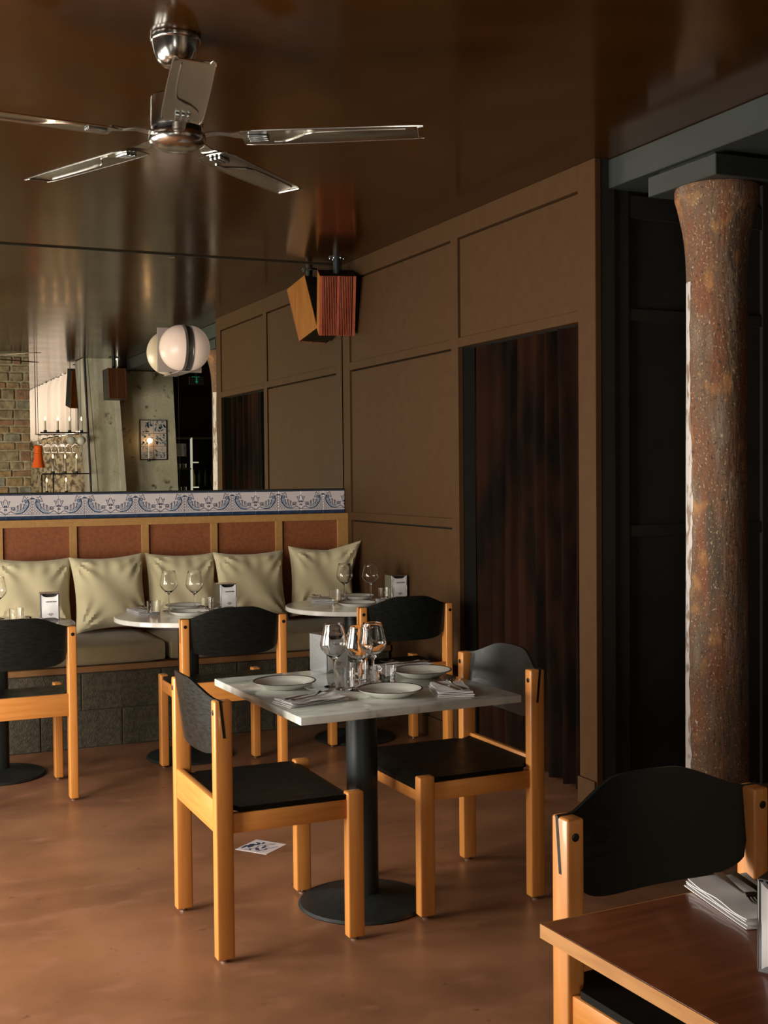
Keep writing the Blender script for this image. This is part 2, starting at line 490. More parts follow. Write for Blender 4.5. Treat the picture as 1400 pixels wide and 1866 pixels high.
obj('shaft', lt(prof, 64), M_RUST, colm, True)
bm = bmesh.new()
random.seed(3)
zs = [.08 + i * (2.24 - .08) / 60 for i in range(61)]
a0 = math.radians(166)  # patchy pale strip down one side of the shaft
prev = None
for z in zs:
    r = .1275 - .006 * (z - .07) / 2.15
    w0 = -.34 + .05 * math.sin(z * 7); w1 = .16 + .09 * math.sin(z * 5 + 1) + random.uniform(-.05, .05)
    row = [bm.verts.new((r * math.cos(a0 + w0 + (w1 - w0) * k / 4), r * math.sin(a0 + w0 + (w1 - w0) * k / 4), z)) for k in range(5)]
    if prev:
        for k in range(4): bm.faces.new((prev[k], prev[k + 1], row[k + 1], row[k]))
    prev = row
tag(obj('pale_strip', bm, M_PALESTRIP, colm, True), 'patchy pale strip down the column')

# ---------------------------------------------------------------- mirror above the bench
mir = thing('wall_mirror', 'tall frameless mirror panels above the blue and white tiles', 'mirror', (0, MY, 0))
seams = [X0 + .01, -.24, .83, 1.93, 3.021]
for a, b in zip(seams, seams[1:]):
    obj('mirror_panel', bx(a + .0012, b - .0012, 0, .008, 1.382, 2.834), M_MIRROR, mir)
obj('top_shadow_strip', bx(X0, 3.024, -.004, .01, 2.834, H - .0005), M_SEAM, mir)  # black strip put in for the shadow gap over the mirror
obj('bottom_channel', bx(X0, 3.022, -.010, .010, 1.3815, 1.389), M_SEAM, mir)
for s in seams[1:-1]:
    obj('seam', bx(s - .0012, s + .0012, .0005, .009, 1.388, 2.834), M_SEAM, mir)
for s in seams[1:-1]:
    bm = bmesh.new()
    for dx in (-.012, .0, .012): lathe(bm, [(0, 0), (.004, 0), (.004, .004), (0, .005)], 8, M=Matrix.Translation((s - .03 + dx, -.004, 2.822)) @ Matrix.Rotation(PI / 2, 4, 'X'))
    obj('mirror_clip', bm, M_STEEL, mir)

# ---------------------------------------------------------------- tile border
TP = 0.1526


def spiral(cx, cy, r0, turns, a0, sgn=1, n=14, shrink=0.75):
    return [(cx + r0 * (1 - shrink * i / n) * math.cos(a0 + sgn * turns * 2 * PI * i / n), cy + r0 * (1 - shrink * i / n) * math.sin(a0 + sgn * turns * 2 * PI * i / n)) for i in range(n + 1)]


def smooth_path(pts, n=6):
    out = []
    P = [pts[0]] + list(pts) + [pts[-1]]
    for i in range(1, len(P) - 2):
        p0, p1, p2, p3 = P[i - 1:i + 3]
        for k in range(n):
            t = k / n
            out.append(tuple(.5 * (2 * p1[j] + (p2[j] - p0[j]) * t + (2 * p0[j] - 5 * p1[j] + 4 * p2[j] - p3[j]) * t * t + (3 * p1[j] - p0[j] - 3 * p2[j] + p3[j]) * t ** 3) for j in (0, 1)))
    out.append(tuple(pts[-1]))
    return out


def tile_pattern(flip):
    """unit tile with the lattice at its left edge and half a tulip at its right; flip mirrors it."""
    s = TP - .002
    def T(pts): return [((1 - x if flip else x) * s, z * s) for x, z in pts]
    washes, darks, lines = bmesh.new(), bmesh.new(), bmesh.new()
    def wash(pts): poly(washes, T(pts), -.0002)
    # broad band at the foot and the thin line at the head
    poly(darks, [(0, 0.0), (s, 0.0), (s, .150 * s), (0, .150 * s)], -.0004)
    poly(darks, [(0, .955 * s), (s, .955 * s), (s, s), (0, s)], -.0004)
    ribbon(lines, T([(0, .215), (1, .215)]), .0022, -.0006)
    # acanthus body
    body = smooth_path([(.17, .80), (.13, .72), (.13, .60), (.19, .46), (.30, .33), (.45, .26), (.62, .25)])
    inner = smooth_path([(.62, .33), (.50, .36), (.40, .42), (.32, .52), (.27, .62), (.27, .74), (.30, .80)])
    q = body + inner
    for i in range(len(body) - 1):
        j = int(i * (len(inner) - 1) / (len(body) - 1)); j2 = int((i + 1) * (len(inner) - 1) / (len(body) - 1))
        iv = inner[::-1]
        wash([body[i], body[i + 1], iv[j2]] if j == j2 else [body[i], body[i + 1], iv[j2], iv[j]])
    R = lambda pts, w=.0024: ribbon(lines, T(pts), w * 1.25, -.0006)
    R(body, .0042); R(inner, .0016)
    R(smooth_path([(.22, .60), (.26, .48), (.35, .38), (.48, .31)]), .0014)
    R(spiral(.225, .72, .085, 1.35, -2.4, -1), .0030)
    R(spiral(.72, .44, .085, 1.4, -1.2, 1), .0030)
    for a, b, c in (((.30, .62), (.40, .58), (.33, .42)), ((.42, .64), (.52, .52), (.44, .38)), ((.54, .58), (.62, .46), (.55, .34)), ((.66, .50), (.70, .44), (.66, .36))):
        R(smooth_path([a, (a[0] + .01, (a[1] + c[1]) / 2 + .05), c]), .0030)
        R(smooth_path([a, b, (c[0] + .05, c[1])]), .0014)
    R(smooth_path([(.15, .90), (.22, .84), (.30, .93), (.34, .82), (.38, .70), (.30, .74)]), .0024)
    R(smooth_path([(.62, .25), (.72, .29), (.82, .33), (.90, .28), (1.0, .22)]), .0030)
    R([(.78, .49), (.90, .51), (1.0, .49)], .0016)
    # tulip half
    R(smooth_path([(.82, .73), (.86, .68), (.90, .56), (.96, .50), (1.0, .49)]), .0026)
    R(smooth_path([(.82, .73), (.90, .72), (.93, .65), (.94, .60)]), .0020)
    R(smooth_path([(.93, .68), (.97, .78), (1.0, .80)]), .0024)
    # dots
    for cx, cz, rx, rz in ((.975, .54, .025, .035), (.975, .40, .025, .04), (.025, .83, .03, .04), (.07, .82, .02, .02)):
        poly(darks, T([(cx + rx * math.cos(2 * PI * k / 10), cz + rz * math.sin(2 * PI * k / 10)) for k in range(10)]), -.0007)
    # lattice between the left edge and the leaf
    for k in range(5):
        z = .30 + .11 * k
        R([(0, z), (min(.40, (z - .235) * 1.0), max(.235, z - (z - .235)))], .0012)
        x1 = .13 if z > .45 else .22
        R([(0, z - .06), (x1, z - .06 + x1)] if z < .75 else [(0, .70), (.10, .78)], .0012)
    R([(.12, .235), (.24, .36)], .0012); R([(.24, .235), (.32, .31)], .0012)
    R([(0, .82), (.14, .80)], .0016)
    return washes, darks, lines


strip = thing('tile_border', 'row of blue and white painted tiles under the mirror', 'tiles', (0, MY - .012, 1.2285))
tile_me = mesh_of('tile', bx(.001, TP - .001, -.008, .010, 0, TP - .0015, bev=.0016, seg=1), M_TILE)
pat = {}
for fl in (False, True):
    w, d, l = tile_pattern(fl)
    pat[fl] = (mesh_of('wash', w, M_BLUEWASH), mesh_of('band', d, M_BLUEDARK), mesh_of('brushwork', l, M_BLUE))
obj('grout', bx(X0 + .01, 3.0225, -.004, .0095, .0, TP - .003), M_NAPKIN, strip)
k = 0
x = 3.0225 - TP
while x > X0 + .05:
    t = put('tile', tile_me, strip, (x, 0, 0))
    for nm, me in zip(('pattern_wash', 'pattern_band', 'pattern_line'), pat[k % 2 == 1]):
        put(nm, me, t, (.001, -.0082, 0))
    x -= TP; k += 1

# ---------------------------------------------------------------- built-in bench
bench = thing('banquette', 'built-in bench with ochre framed back, wooden ledge and dark block base', 'bench', (0, 0, 0))
BY = MY - .012
obj('back_board', bx(X0 + .02, 3.02, BY - .045, BY, .42, 1.2280), M_MDFRED, bench)
sx = [(2.951, 3.024), (2.528, 2.572), (2.104, 2.146), (1.672, 1.716), (1.243, 1.285), (.82, .862), (.39, .43), (-.04, 0), (-.47, -.43), (-.9, -.86), (-1.33, -1.29), (-1.76, -1.72), (-2.19, -2.15), (-2.59, -2.55)]
for a, b in [q for q in sx if q[0] > X0 + .02]:
    obj('back_stile', bx(a, b, BY - .062, BY - .044, .42, 1.185, bev=.001, seg=1), M_MDF, bench)
obj('top_rail', bx(X0 + .01, 3.024, BY - .064, BY - .002, 1.185, 1.2282, bev=.001, seg=1), M_MDF, bench)
obj('seat_ledge', bx(X0 + .02, 3.022, 6.742, BY - .045, .415, .447, bev=.002, seg=1), M_LEDGE, bench)
BLK_L = .44
row_me = mesh_of('block', bx(0, BLK_L - .005, 0, .12, 0, .199, bev=.003, seg=1), M_BLOCK)
obj('block_core', bx(X0 + .02, 3.02, 6.757, 6.88, 0, .415), M_MORTAR, bench)
for r in range(2):
    x = .965 + (.22 if r == 1 else 0) - BLK_L * 9
    while x < 3.02:
        if x + BLK_L > X0 + .1:
            if x + BLK_L > 3.02:
                obj('block', bx(x, 3.015, 6.752, 6.87, .004 + r * .205, .203 + r * .205, bev=.003, seg=1), M_BLOCK, bench)
            elif x < X0:
                pass
            else:
                put('block', row_me, bench, (x, 6.752 + random.uniform(-.0015, .0015), .004 + r * .205))
        x += BLK_L


def pad_bm(w, d, h):
    bm = bmesh.new()
    nx, ny = 26, 18
    def f(u, v, off):
        return None
    # rounded-box cushion from a subdivided box
    box(bm, -w / 2, w / 2, -d / 2, d / 2, 0, h)
    bmesh.ops.subdivide_edges(bm, edges=bm.edges, cuts=14, use_grid_fill=True)
    for v in bm.verts:
        x, y, z = v.co
        ux, uy, uz = x / (w / 2), y / (d / 2), (z - h / 2) / (h / 2)
        bul = .016 * (1 - ux ** 4) * (1 - uy ** 4)
        if uz > .9: v.co.z += bul
        k = (1 - .030 / (w / 2) * max(0, abs(uz) - .3) * max(0, abs(uy) - .0) ** 4)
        r = .028
        cx = max(0, abs(x) - (w / 2 - r)); cy = max(0, abs(y) - (d / 2 - r)); cz = max(0, abs(z - h / 2) - (h / 2 - r))
        L = math.sqrt(cx * cx + cy * cy + cz * cz)
        if L > r:
            s = r / L
            v.co.x = math.copysign(w / 2 - r + cx * s, x) if cx > 0 else x
            v.co.y = math.copysign(d / 2 - r + cy * s, y) if cy > 0 else y
            if cz > 0: v.co.z = h / 2 + math.copysign(h / 2 - r + cz * s, z - h / 2) + (bul if uz > .9 else 0)
        v.co.z += .003 * math.sin(x * 13) * max(0, uz)
    return bm


pads = [(2.33, 1.36, 'olive brown seat cushion at the right end of the bench'), (.925, 1.42, 'long olive brown seat cushion in the middle of the bench'), (-.53, 1.44, 'olive brown seat cushion at the left of the bench')]
pads = [(2.345, 1.34, pads[0][2]), (.955, 1.40, pads[1][2]), (-.475, 1.42, pads[2][2])]
for cx, w, lab in pads:
    tag(obj('seat_cushion', pad_bm(w, .66, .115), M_SEATPAD, smooth=True, loc=(cx, 7.078, .4475)), lab, 'cushion', 'seat cushions along the bench')


def pillow_bm(seed, w=.45, h=.44, t=.078, fold=0.0):
    rnd = random.Random(seed)
    bm = bmesh.new()
    n = 30
    wr = [(rnd.uniform(0, 2 * PI), rnd.uniform(14, 30), rnd.uniform(.25, .9)) for _ in range(5)]
    sgn = [(-1, 1), (1, 1), (-1, -1), (1, -1)]
    def pt(i, j, side):
        u, v = -1 + 2 * i / n, -1 + 2 * j / n
        px = w / 2 * u * (1 - .095 * (1 - v * v)); pz = h / 2 * v * (1 - .095 * (1 - u * u))
        e = max(0, (1 - u ** 4) * (1 - v ** 4))
        y = t * e ** .55
        # creases radiating from the corners and the top edge
        c = 0
        for kk, (a, b) in enumerate(sgn):
            dx, dz = u - a, v - b
            rr = math.hypot(dx, dz)
            th = math.atan2(dz, dx)
            c += .009 * math.sin(th * 13 + wr[kk][0]) * math.exp(-((rr - .45) / .35) ** 2)
        c += .007 * math.sin((u * .8 + v * .6) * 7 + wr[4][0]) * e
        c += .004 * math.sin(u * 17 + wr[2][0]) * math.exp(-((v - .8) / .25) ** 2)
        y += c * min(1, e * 2.5)
        if side == 0: y = -y
        else: y = y * .75
        # soft sag: lower half thicker
        y *= 1 + .15 * (-v)
        if fold and u > .2 and v > .2:
            k = (u - .2) * (v - .2) / .64
            y -= fold * k * .7; pz += fold * k * .35; px += fold * k * .25
        return Vector((px, y, pz + h / 2))
    G = []
    for side in (0, 1):
        g = {}
        for i in range(n + 1):
            for j in range(n + 1):
                if side == 1 and (i in (0, n) or j in (0, n)):
                    g[i, j] = G[0][i, j]
                else:
                    g[i, j] = bm.verts.new(pt(i, j, side))
        G.append(g)
    for side in (0, 1):
        g = G[side]
        for i in range(n):
            for j in range(n):
                q = [g[i, j], g[i + 1, j], g[i + 1, j + 1], g[i, j + 1]]
                bm.faces.new(q if side == 0 else q[::-1])
    return bm


PL = [(-.05, 1.5, 0.0, 'square sage throw pillow partly behind the left edge of the view', .45, 0),
      (.995, 1, 0.02, 'square sage throw pillow behind the napkin holder on the leftmost table', .46, 0),
      (1.44, 2, -.03, 'square sage throw pillow standing clear of any table, second visible from left', .45, 0),
      (1.862, 3, .02, 'square sage throw pillow behind the two wine glasses of the middle round table', .45, 0),
      (2.295, 4, 0.0, 'square sage throw pillow behind the napkin holder of the middle round table', .47, 0),
      (2.755, 5, .05, 'square sage throw pillow with a folded corner at the right end of the bench', .45, .10)]
for k, (x, sd, roll, lab, w, fo) in enumerate(PL[1:]):
    w -= .012
    o = obj('throw_pillow', pillow_bm(sd, w=w, h=.445, fold=fo), M_PILLOW, smooth=True, loc=(x, 7.150 if k % 2 else 7.180, .579 + abs(roll) * .18), rot=(-.20, roll, 0.05 if k % 2 else -.04))
    tag(o, lab, 'pillow', 'sage throw pillows along the bench')

# ---------------------------------------------------------------- chairs (local: seat front towards +y)


def leg_bm(x, y0, y1, z1, slot=False):
    return bx(x - .020, x + .020, y0, y1, .010, z1, bev=.006, seg=3)


def build_chair():
    t = thing('dining_chair', '', 'chair')
    W = .2435
    for s in (-1, 1):
        rl = obj('leg', leg_bm(s * W, -.2425, -.1865, .80), M_WOOD, t, True)
        bm = bmesh.new()
        for (yy, sg) in ((-.2425, -1), (-.1865, 1)):
            lathe(bm, [(0, 0), (.0085, 0), (.0085, .0012), (.006, .0022), (0, .0022)], 12,
                  M=Matrix.Translation((s * W + s * .002, yy, .764)) @ Matrix.Rotation(-sg * PI / 2, 4, 'X'))
        obj('bolt_cap', bm, M_BOLT, rl)
        fl = obj('leg', leg_bm(s * W, .1865, .2425, .476), M_WOOD, t, True)
        for l, y in ((rl, -.2145), (fl, .2145)):
            obj('glide', lt([(0, 0), (.012, 0), (.013, .004), (.007, .006), (.006, .011), (0, .011)], 12), M_STEEL, l, loc=(s * W, y, 0))
        obj('side_rail', bx(s * W - .012, s * W + .012, -.188, .188, .392, .4525, bev=.003), M_WOODH.copy() if False else M_WOODY, t, True)
    obj('rear_rail', bx(-.226, .226, -.238, -.215, .392, .492, bev=.004), M_WOODH, t, True)
    obj('front_rail', bx(-.226, .226, .206, .229, .385, .440, bev=.003), M_WOODH, t, True)

    def seat(u, v, off):
        x = -.2525 + .505 * u
        y = -.214 + .448 * v
        if v < .08 or v > .92: x = max(-.2235, min(.2235, x)) if abs(x) > .2235 else x
        a, b = (u - .5) * 2, v
        z = .470 - .012 * (1 - a * a) * math.sin(min(1, b * 1.1) * PI) ** .7
        if b > .85: z -= .030 * ((b - .85) / .15) ** 2
        if b < .1: z += .010 * ((.1 - b) / .1)
        if off: z -= off
        return Vector((x, y, z))
    obj('seat', sheet(bmesh.new(), seat, 26, 26, .015), M_SEAT, t, True)

    def outline(x):
        ax = abs(x)
        def ss(a, b, q): q = max(0, min(1, (q - a) / (b - a))); return q * q * (3 - 2 * q)
        top = .801 + .036 * (1 - ss(.070, .236, ax)) + .014 * (1 - (ax / .22) ** 2 if ax < .22 else 0)
        q = max(0, min(1, (ax - .070) / .153))
        bot = .617 + .052 * (1 - math.sqrt(max(0, 1 - q ** 3))) + (.018 * ss(.216, .222, ax))
        return bot, top

    def shell(u, v, off):
        x = -.264 + .528 * u
        b, tp = outline(x)
        z = b + (tp - b) * v
        q = min(1, abs(x) / .235)
        y = -.214 - (z - .745) * .10 - .040 * (1 - q * q) - (.008 * (1 - q * q)) * (z - .7) * 6
        return Vector((x, y - off, z))
    obj('backrest', sheet(bmesh.new(), shell, 88, 16, .009), M_BLACK, t, True)
    return t


M_WOODY = mat('varnished_beech_side', (0.68, 0.278, 0.066), 0.36, col2=(0.54, 0.200, 0.040), scale=5, stretch=(14, 0.9, 14), lo=0.3, hi=0.75, coat=0.25)
chair = Kind(build_chair)
G = 'beech dining chairs with black plywood backs'
chair('beech chair nearest the camera left of the square marble table, back to the left wall', 'chair', (1.2595, 3.832, 0), -PI / 2, G)
chair('beech chair right of the square marble table, in front of the velvet curtain', 'chair', (1.968, 3.905, 0), PI / 2 + .02, G)
chair('beech chair with its back to the viewer at the middle round table', 'chair', (1.728, 5.925, 0), 0, G)
chair('beech chair with its back to the viewer at the leftmost round table', 'chair', (.712, 5.915, 0), 0, G)
chair('beech chair with its back to the viewer at the round table beside the panelled wall', 'chair', (2.672, 5.99, 0), 0, G)
chair('beech chair tucked behind the reddish wooden table in the foreground', 'chair', (1.562, 1.865, 0), PI + .06, G)

# ---------------------------------------------------------------- tables


def build_base(t, r=.205, pr=.05, top=.725):
    obj('base_plate', lt([(0, 0), (r, 0), (r + .003, .004), (r - .004, .012), (r * .5, .026), (pr + .02, .036), (pr + .004, .040), (0, .040)], 64), M_BASE, t, True)
    obj('pole', lt([(0, .03), (pr, .03), (pr, top), (0, top)], 40), M_POLE, t, True)
    obj('mounting_plate', bx(-.15, .15, -.15, .15, top - .006, top, bev=.002, seg=1), M_IRON, t)


sq = thing('square_table', 'square marble table on a black pedestal set with plates and glasses', 'table', (1.628, 3.885, 0), math.radians(1.5))
build_base(sq, r=.222, pr=.054)
obj('tabletop', bx(-.392, .392, -.405, .405, .725, .75, bev=.003, seg=2), M_MARBLE, sq, True, rot=(0, 0, math.radians(1.0)))


def build_round():
    t = thing('round_table', '', 'table')
    build_base(t, r=.225, pr=.054)
    R = .382
    obj('tabletop', lt([(0, .725), (R - .003, .725), (R, .728), (R, .747), (R - .003, .75), (0, .75)], 96), M_MARBLE2, t, True)
    return t


rt = Kind(build_round)
GR = 'round marble pedestal tables along the bench'
rt('round pale marble table at the left edge, behind the leftmost chair', 'table', (.695, 6.33, 0), 0, GR)
rt('round pale marble table in the middle, in front of the bench', 'table', (1.667, 6.33, 0), .5, GR)
rt('round pale marble table in the corner beside the panelled wall', 'table', (2.625, 6.36, 0), 1.0, GR)

wt = thing('wooden_table', 'reddish brown wooden table with pale edges in the right foreground', 'table', (1.435, 1.355, 0), math.radians(3))
obj('tabletop', bx(-.39, .39, -.37, .37, .724, .75, bev=.005, seg=2), M_TABLEWOOD, wt, True)
bm = bmesh.new()
box(bm, -.3915, -.389, -.3705, .3705, .7255, .7485); box(bm, .389, .3915, -.3705, .3705, .7255, .7485)
box(bm, -.390, .390, .369, .3715, .7255, .7485); box(bm, -.390, .390, -.3715, -.369, .7255, .7485)
obj('edge_band', bm, M_TABLEEDGE, wt)
build_base(wt, r=.222, pr=.045, top=.724)

# ---------------------------------------------------------------- table ware
TZ = .7503
WINE = [(0, 0), (.0355, 0), (.036, .0012), (.030, .0035), (.012, .0065), (.0048, .012), (.0038, .03), (.0038, .075), (.0050, .088), (.010, .096),
        (.030, .113), (.043, .128), (.0485, .142), (.0480, .150), (.044, .170), (.038, .197), (.0340, .216), (.0333, .2165), (.0330, .2155),
        (.0370, .197), (.0430, .170), (.0470, .150), (.0474, .143), (.0420, .130), (.029, .1155), (.010, .099), (0, .097)]
WINE_ME = mesh_of('wine_glass', lt(WINE, 40), M_GLASS, True)
TUM_ME = mesh_of('tumbler', lt([(0, 0), (.031, 0), (.033, .003), (.036, .070), (.0356, .0705), (.0348, .070), (.0318, .010), (.028, .007), (0, .007)], 36), M_GLASS, True)


def ware(name, me, label, cat, loc, group=None, rz=0):
    return tag(put(name, me, None, loc, (0, 0, rz)), label, cat, group)


for (x, y), lab in (((1.545, 3.925), 'tall wine glass nearest the napkin holder on the square table'),
                    ((1.595, 3.822), 'tall wine glass closest to the viewer on the square table'),
                    ((1.676, 3.892), 'rightmost tall wine glass on the square table')):
    ware('wine_glass', WINE_ME, lab, 'glass', (x, y, TZ), 'wine glasses on the square table')
for (x, y), lab in (((1.572, 3.872 + .03), 'clear tumbler left of the front wine glass on the square table'),
                    ((1.672, 3.995), 'clear tumbler standing behind the wine glasses on the square table'),
                    ((1.722, 3.872), 'clear tumbler between wine glasses and right plate on the square table')):
    pass
for (x, y), lab in (((1.490, 3.868), 'clear tumbler left of the front wine glass on the square table'),
                    ((1.640, 3.975), 'clear tumbler standing behind the wine glasses on the square table'),
                    ((1.752, 3.905), 'clear tumbler between wine glasses and right plate on the square table')):
    pass
TUMS = [((1.556, 3.855), 'clear tumbler left of the front wine glass on the square table'),
        ((1.660, 3.985), 'clear tumbler standing behind the wine glasses on the square table'),
        ((1.703, 3.842), 'clear tumbler between the wine glasses and the right plate on the square table')]
for (x, y), lab in TUMS:
    ware('tumbler', TUM_ME, lab, 'glass', (x, y, TZ), 'tumblers on the square table')
RS = [('middle round table', [(1.619, 6.54, 'left'), (1.737, 6.45, 'right')], [(1.508, 6.425, 'beside the folded napkin'), (1.808, 6.455, 'beside the napkin holder')]),
      ('corner round table', [(2.652, 6.56, 'left'), (2.772, 6.46, 'right')], [(2.582, 6.53, 'beside the folded napkin'), (2.876, 6.50, 'beside the napkin holder')]),
      ('leftmost round table', [(.735, 6.60, 'only visible')], [(.802, 6.385, 'in front of the sage pillow')])]
for tn, wg, tu in RS:
    for x, y, s in wg: ware('wine_glass', WINE_ME, '%s tall wine glass on the %s' % (s, tn), 'glass', (x, y, TZ), 'wine glasses on the %s' % tn)
    for x, y, s in tu: ware('tumbler', TUM_ME, 'clear tumbler %s on the %s' % (s, tn), 'glass', (x, y, TZ), 'tumblers on the %s' % tn)


def build_plate():
    R = .108
    t = obj('dinner_plate', lt([(0, .004), (.058, .004), (.066, 0), (.070, .001), (.080, .008), (R - .002, .021), (R, .0235), (R - .002, .0245), (R - .006, .0235), (.080, .0135), (.070, .008), (.055, .0065), (0, .0065)], 64), M_CERAMIC, None, True)
    obj('rim_line', lt([(R - .0055, .0244), (R - .0005, .0256), (R + .0016, .0243), (R - .001, .0234)], 64, close=True), M_RIM, t, True)
    bm = bmesh.new()
    poly(bm, [(0, 0), (.006, .002), (.010, .006), (.004, .004), (0, .008), (-.002, .003), (-.009, .001), (-.003, 0)])
    ribbon(bm, [(.012, .001), (.018, .002), (.022, 0)], .002)
    obj('printed_crest', bm, M_INK, t, loc=(0, -.004, .0068), rot=(-PI / 2, 0, 0))
    return t


plate = Kind(build_plate)
plate('dark-rimmed white plate at the left side of the square table', 'plate', (1.385, 3.985, TZ), .3, 'plates on the square table')
plate('dark-rimmed white plate nearest the viewer on the square table', 'plate', (1.648, 3.685, TZ), 0, 'plates on the square table')
plate('dark-rimmed white plate at the right side of the square table', 'plate', (1.908, 3.985, TZ), .2, 'plates on the square table')
for x, y, lab, g in ((1.72, 6.585, 'white plate behind the wine glasses on the middle round table', 'plates on the middle round table'),
                     (1.66, 6.275, 'white plate at the front edge of the middle round table', 'plates on the middle round table'),
                     (2.75, 6.615, 'white plate behind the wine glasses on the corner round table', 'plates on the corner round table'),
                     (2.60, 6.25, 'white plate at the front of the corner round table behind the chair back', 'plates on the corner round table'),
                     (.63, 6.56, 'white plate at the back of the leftmost round table', 'plates on the leftmost table'),
                     (1.608, 1.605, 'white plate at the right edge of the foreground wooden table', 'plates in the foreground')):
    plate(lab, 'plate', (x, y, TZ), .1, g)

# napkins, folded


def napkin_bm(w, d, seed, layers=4, roll=False):
    rnd = random.Random(seed)
    bm = bmesh.new()
    for k in range(layers):
        z0 = .0004 + k * .0036
        s = 1 - .02 * k
        ox, oy = rnd.uniform(-.003, .003), rnd.uniform(-.003, .003)
        ph = rnd.uniform(0, 6)
        def f(u, v, off, s=s, ox=ox, oy=oy, z0=z0, ph=ph, k=k):
            x = (u - .5) * w * s + ox; y = (v - .5) * d * s + oy
            e = max(0, abs(u - .5) * 2 - .8) / .2
            z = z0 + .0022 * (1 + math.sin(u * 11 + ph)) * (k / layers) + .0022 * e * (1 + math.sin(v * 9 + ph)) * .5 * (k + 1) / layers
            return Vector((x, y, z + off))
        sheet(bm, f, 12, 8, .0016)
    return bm


def fork_bm(L=.185):
    bm = bmesh.new()
    def zc(t): return .004 + .010 * math.exp(-((t - .72) / .10) ** 2) + (.010 * max(0, (t - .80) / .2) ** 1.2)
    def bar(xc, w0, w1, t0, t1, n, th=.0022):
        rows = []
        for i in range(n + 1):
            t = t0 + (t1 - t0) * i / n
            w = w0(t) if callable(w0) else w0 + (w1 - w0) * i / n
            z = zc(t)
            rows.append([bm.verts.new((xc - w, t * L, z)), bm.verts.new((xc + w, t * L, z)), bm.verts.new((xc + w, t * L, z + th)), bm.verts.new((xc - w, t * L, z + th))])
        for a, b in zip(rows, rows[1:]):
            for k in range(4): bm.faces.new((a[k], a[(k + 1) % 4], b[(k + 1) % 4], b[k]))
        bm.faces.new(rows[0]); bm.faces.new(rows[-1][::-1])
    bar(0, lambda t: .0085 - .0065 * min(1, t / .45) if t < .62 else .002 + .0095 * min(1, (t - .62) / .12), 0, 0, .77, 20)
    for k in range(4): bar(-.0086 + k * .00573, .0018, .0008, .76, 1.0, 6)
    bmesh.ops.recalc_face_normals(bm, faces=bm.faces)
    return bm


def knife_bm(L=.20):
    bm = bmesh.new()
    rows = []
    for i in range(25):
        t = i / 24
        if t < .45: w, th = .0075 - .002 * t, .0028
        elif t < .52: w, th = .0055, .0022
        else: w, th = .0095 * (1 - max(0, (t - .82) / .18) ** 2 * .85), .0009
        z = .0045
        rows.append([bm.verts.new((-w, t * L, z)), bm.verts.new((w * (.6 if t > .5 else 1), t * L, z)), bm.verts.new((w * (.6 if t > .5 else 1), t * L, z + th)), bm.verts.new((-w, t * L, z + th))])
    for a, b in zip(rows, rows[1:]):
        for k in range(4): bm.faces.new((a[k], a[(k + 1) % 4], b[(k + 1) % 4], b[k]))
    bm.faces.new(rows[0]); bm.faces.new(rows[-1][::-1])
    bmesh.ops.recalc_face_normals(bm, faces=bm.faces)
    return bm


NAP_ME = mesh_of('napkin', napkin_bm(.215, .12, 1), M_NAPKIN, True)
FORK_ME = mesh_of('fork', fork_bm(), M_CUTLERY, True)
KNIFE_ME = mesh_of('knife', knife_bm(), M_CUTLERY, True)
# (napkin x,y,rot) and direction of the cutlery laid on it
SETS = [((1.372, 3.688), math.radians(10), 'at the left front of the square table', math.radians(-64), True),
        ((1.862, 3.660), math.radians(72), 'at the right front of the square table', math.radians(-5), True),
        ((1.925, 4.180), math.radians(5), 'at the far side of the square table', math.radians(88), True),
        ((1.478, 6.545), math.radians(95), 'at the left of the middle round table', math.radians(10), True),
        ((1.780, 6.345), math.radians(75), 'before the napkin holder on the middle round table', math.radians(12), True),
        ((2.535, 6.625), math.radians(75), 'at the left of the corner round table', math.radians(20), True),
        ((2.83, 6.34), math.radians(75), 'behind the chair back on the corner round table', math.radians(10), True),
        ((.855, 6.295), math.radians(80), 'in front of the napkin holder on the leftmost table', math.radians(8), True),
        ((1.385, 1.632), math.radians(79), 'on the foreground wooden table', math.radians(-16 + 180), True)]
for (x, y), rz, where, cr, _ in SETS:
    ware('napkin', NAP_ME, 'folded white paper napkin ' + where, 'napkin', (x, y, TZ), 'folded napkins', rz)
    c = Vector((x, y))
    d = Vector((-math.sin(cr), math.cos(cr)))
    n = Vector((d.y, -d.x))
    pf = c - d * .095 + n * .010
    pk = c - d * .100 - n * .014
    o = ware('fork', FORK_ME, 'steel fork on the napkin ' + where, 'fork', (pf.x, pf.y, TZ + .0165), 'forks', cr)
    o = ware('knife', KNIFE_ME, 'steel table knife on the napkin ' + where, 'knife', (pk.x, pk.y, TZ + .0165), 'knives', cr + .06)


def text_mesh(body, size, mat_):
    c = bpy.data.curves.new('lettering', 'FONT')
    c.body, c.size, c.align_x, c.resolution_u = body, size, 'CENTER', 2
    c.offset = size * .03
    o = bpy.data.objects.new('lettering', c)
    COL.objects.link(o)
    dg = bpy.context.evaluated_depsgraph_get()
    me = bpy.data.meshes.new_from_object(o.evaluated_get(dg))
    bpy.data.objects.remove(o)
    me.materials.clear(); me.materials.append(mat_)
    return me


TXT = text_mesh('HAUTE BAR', .0098, M_INK)


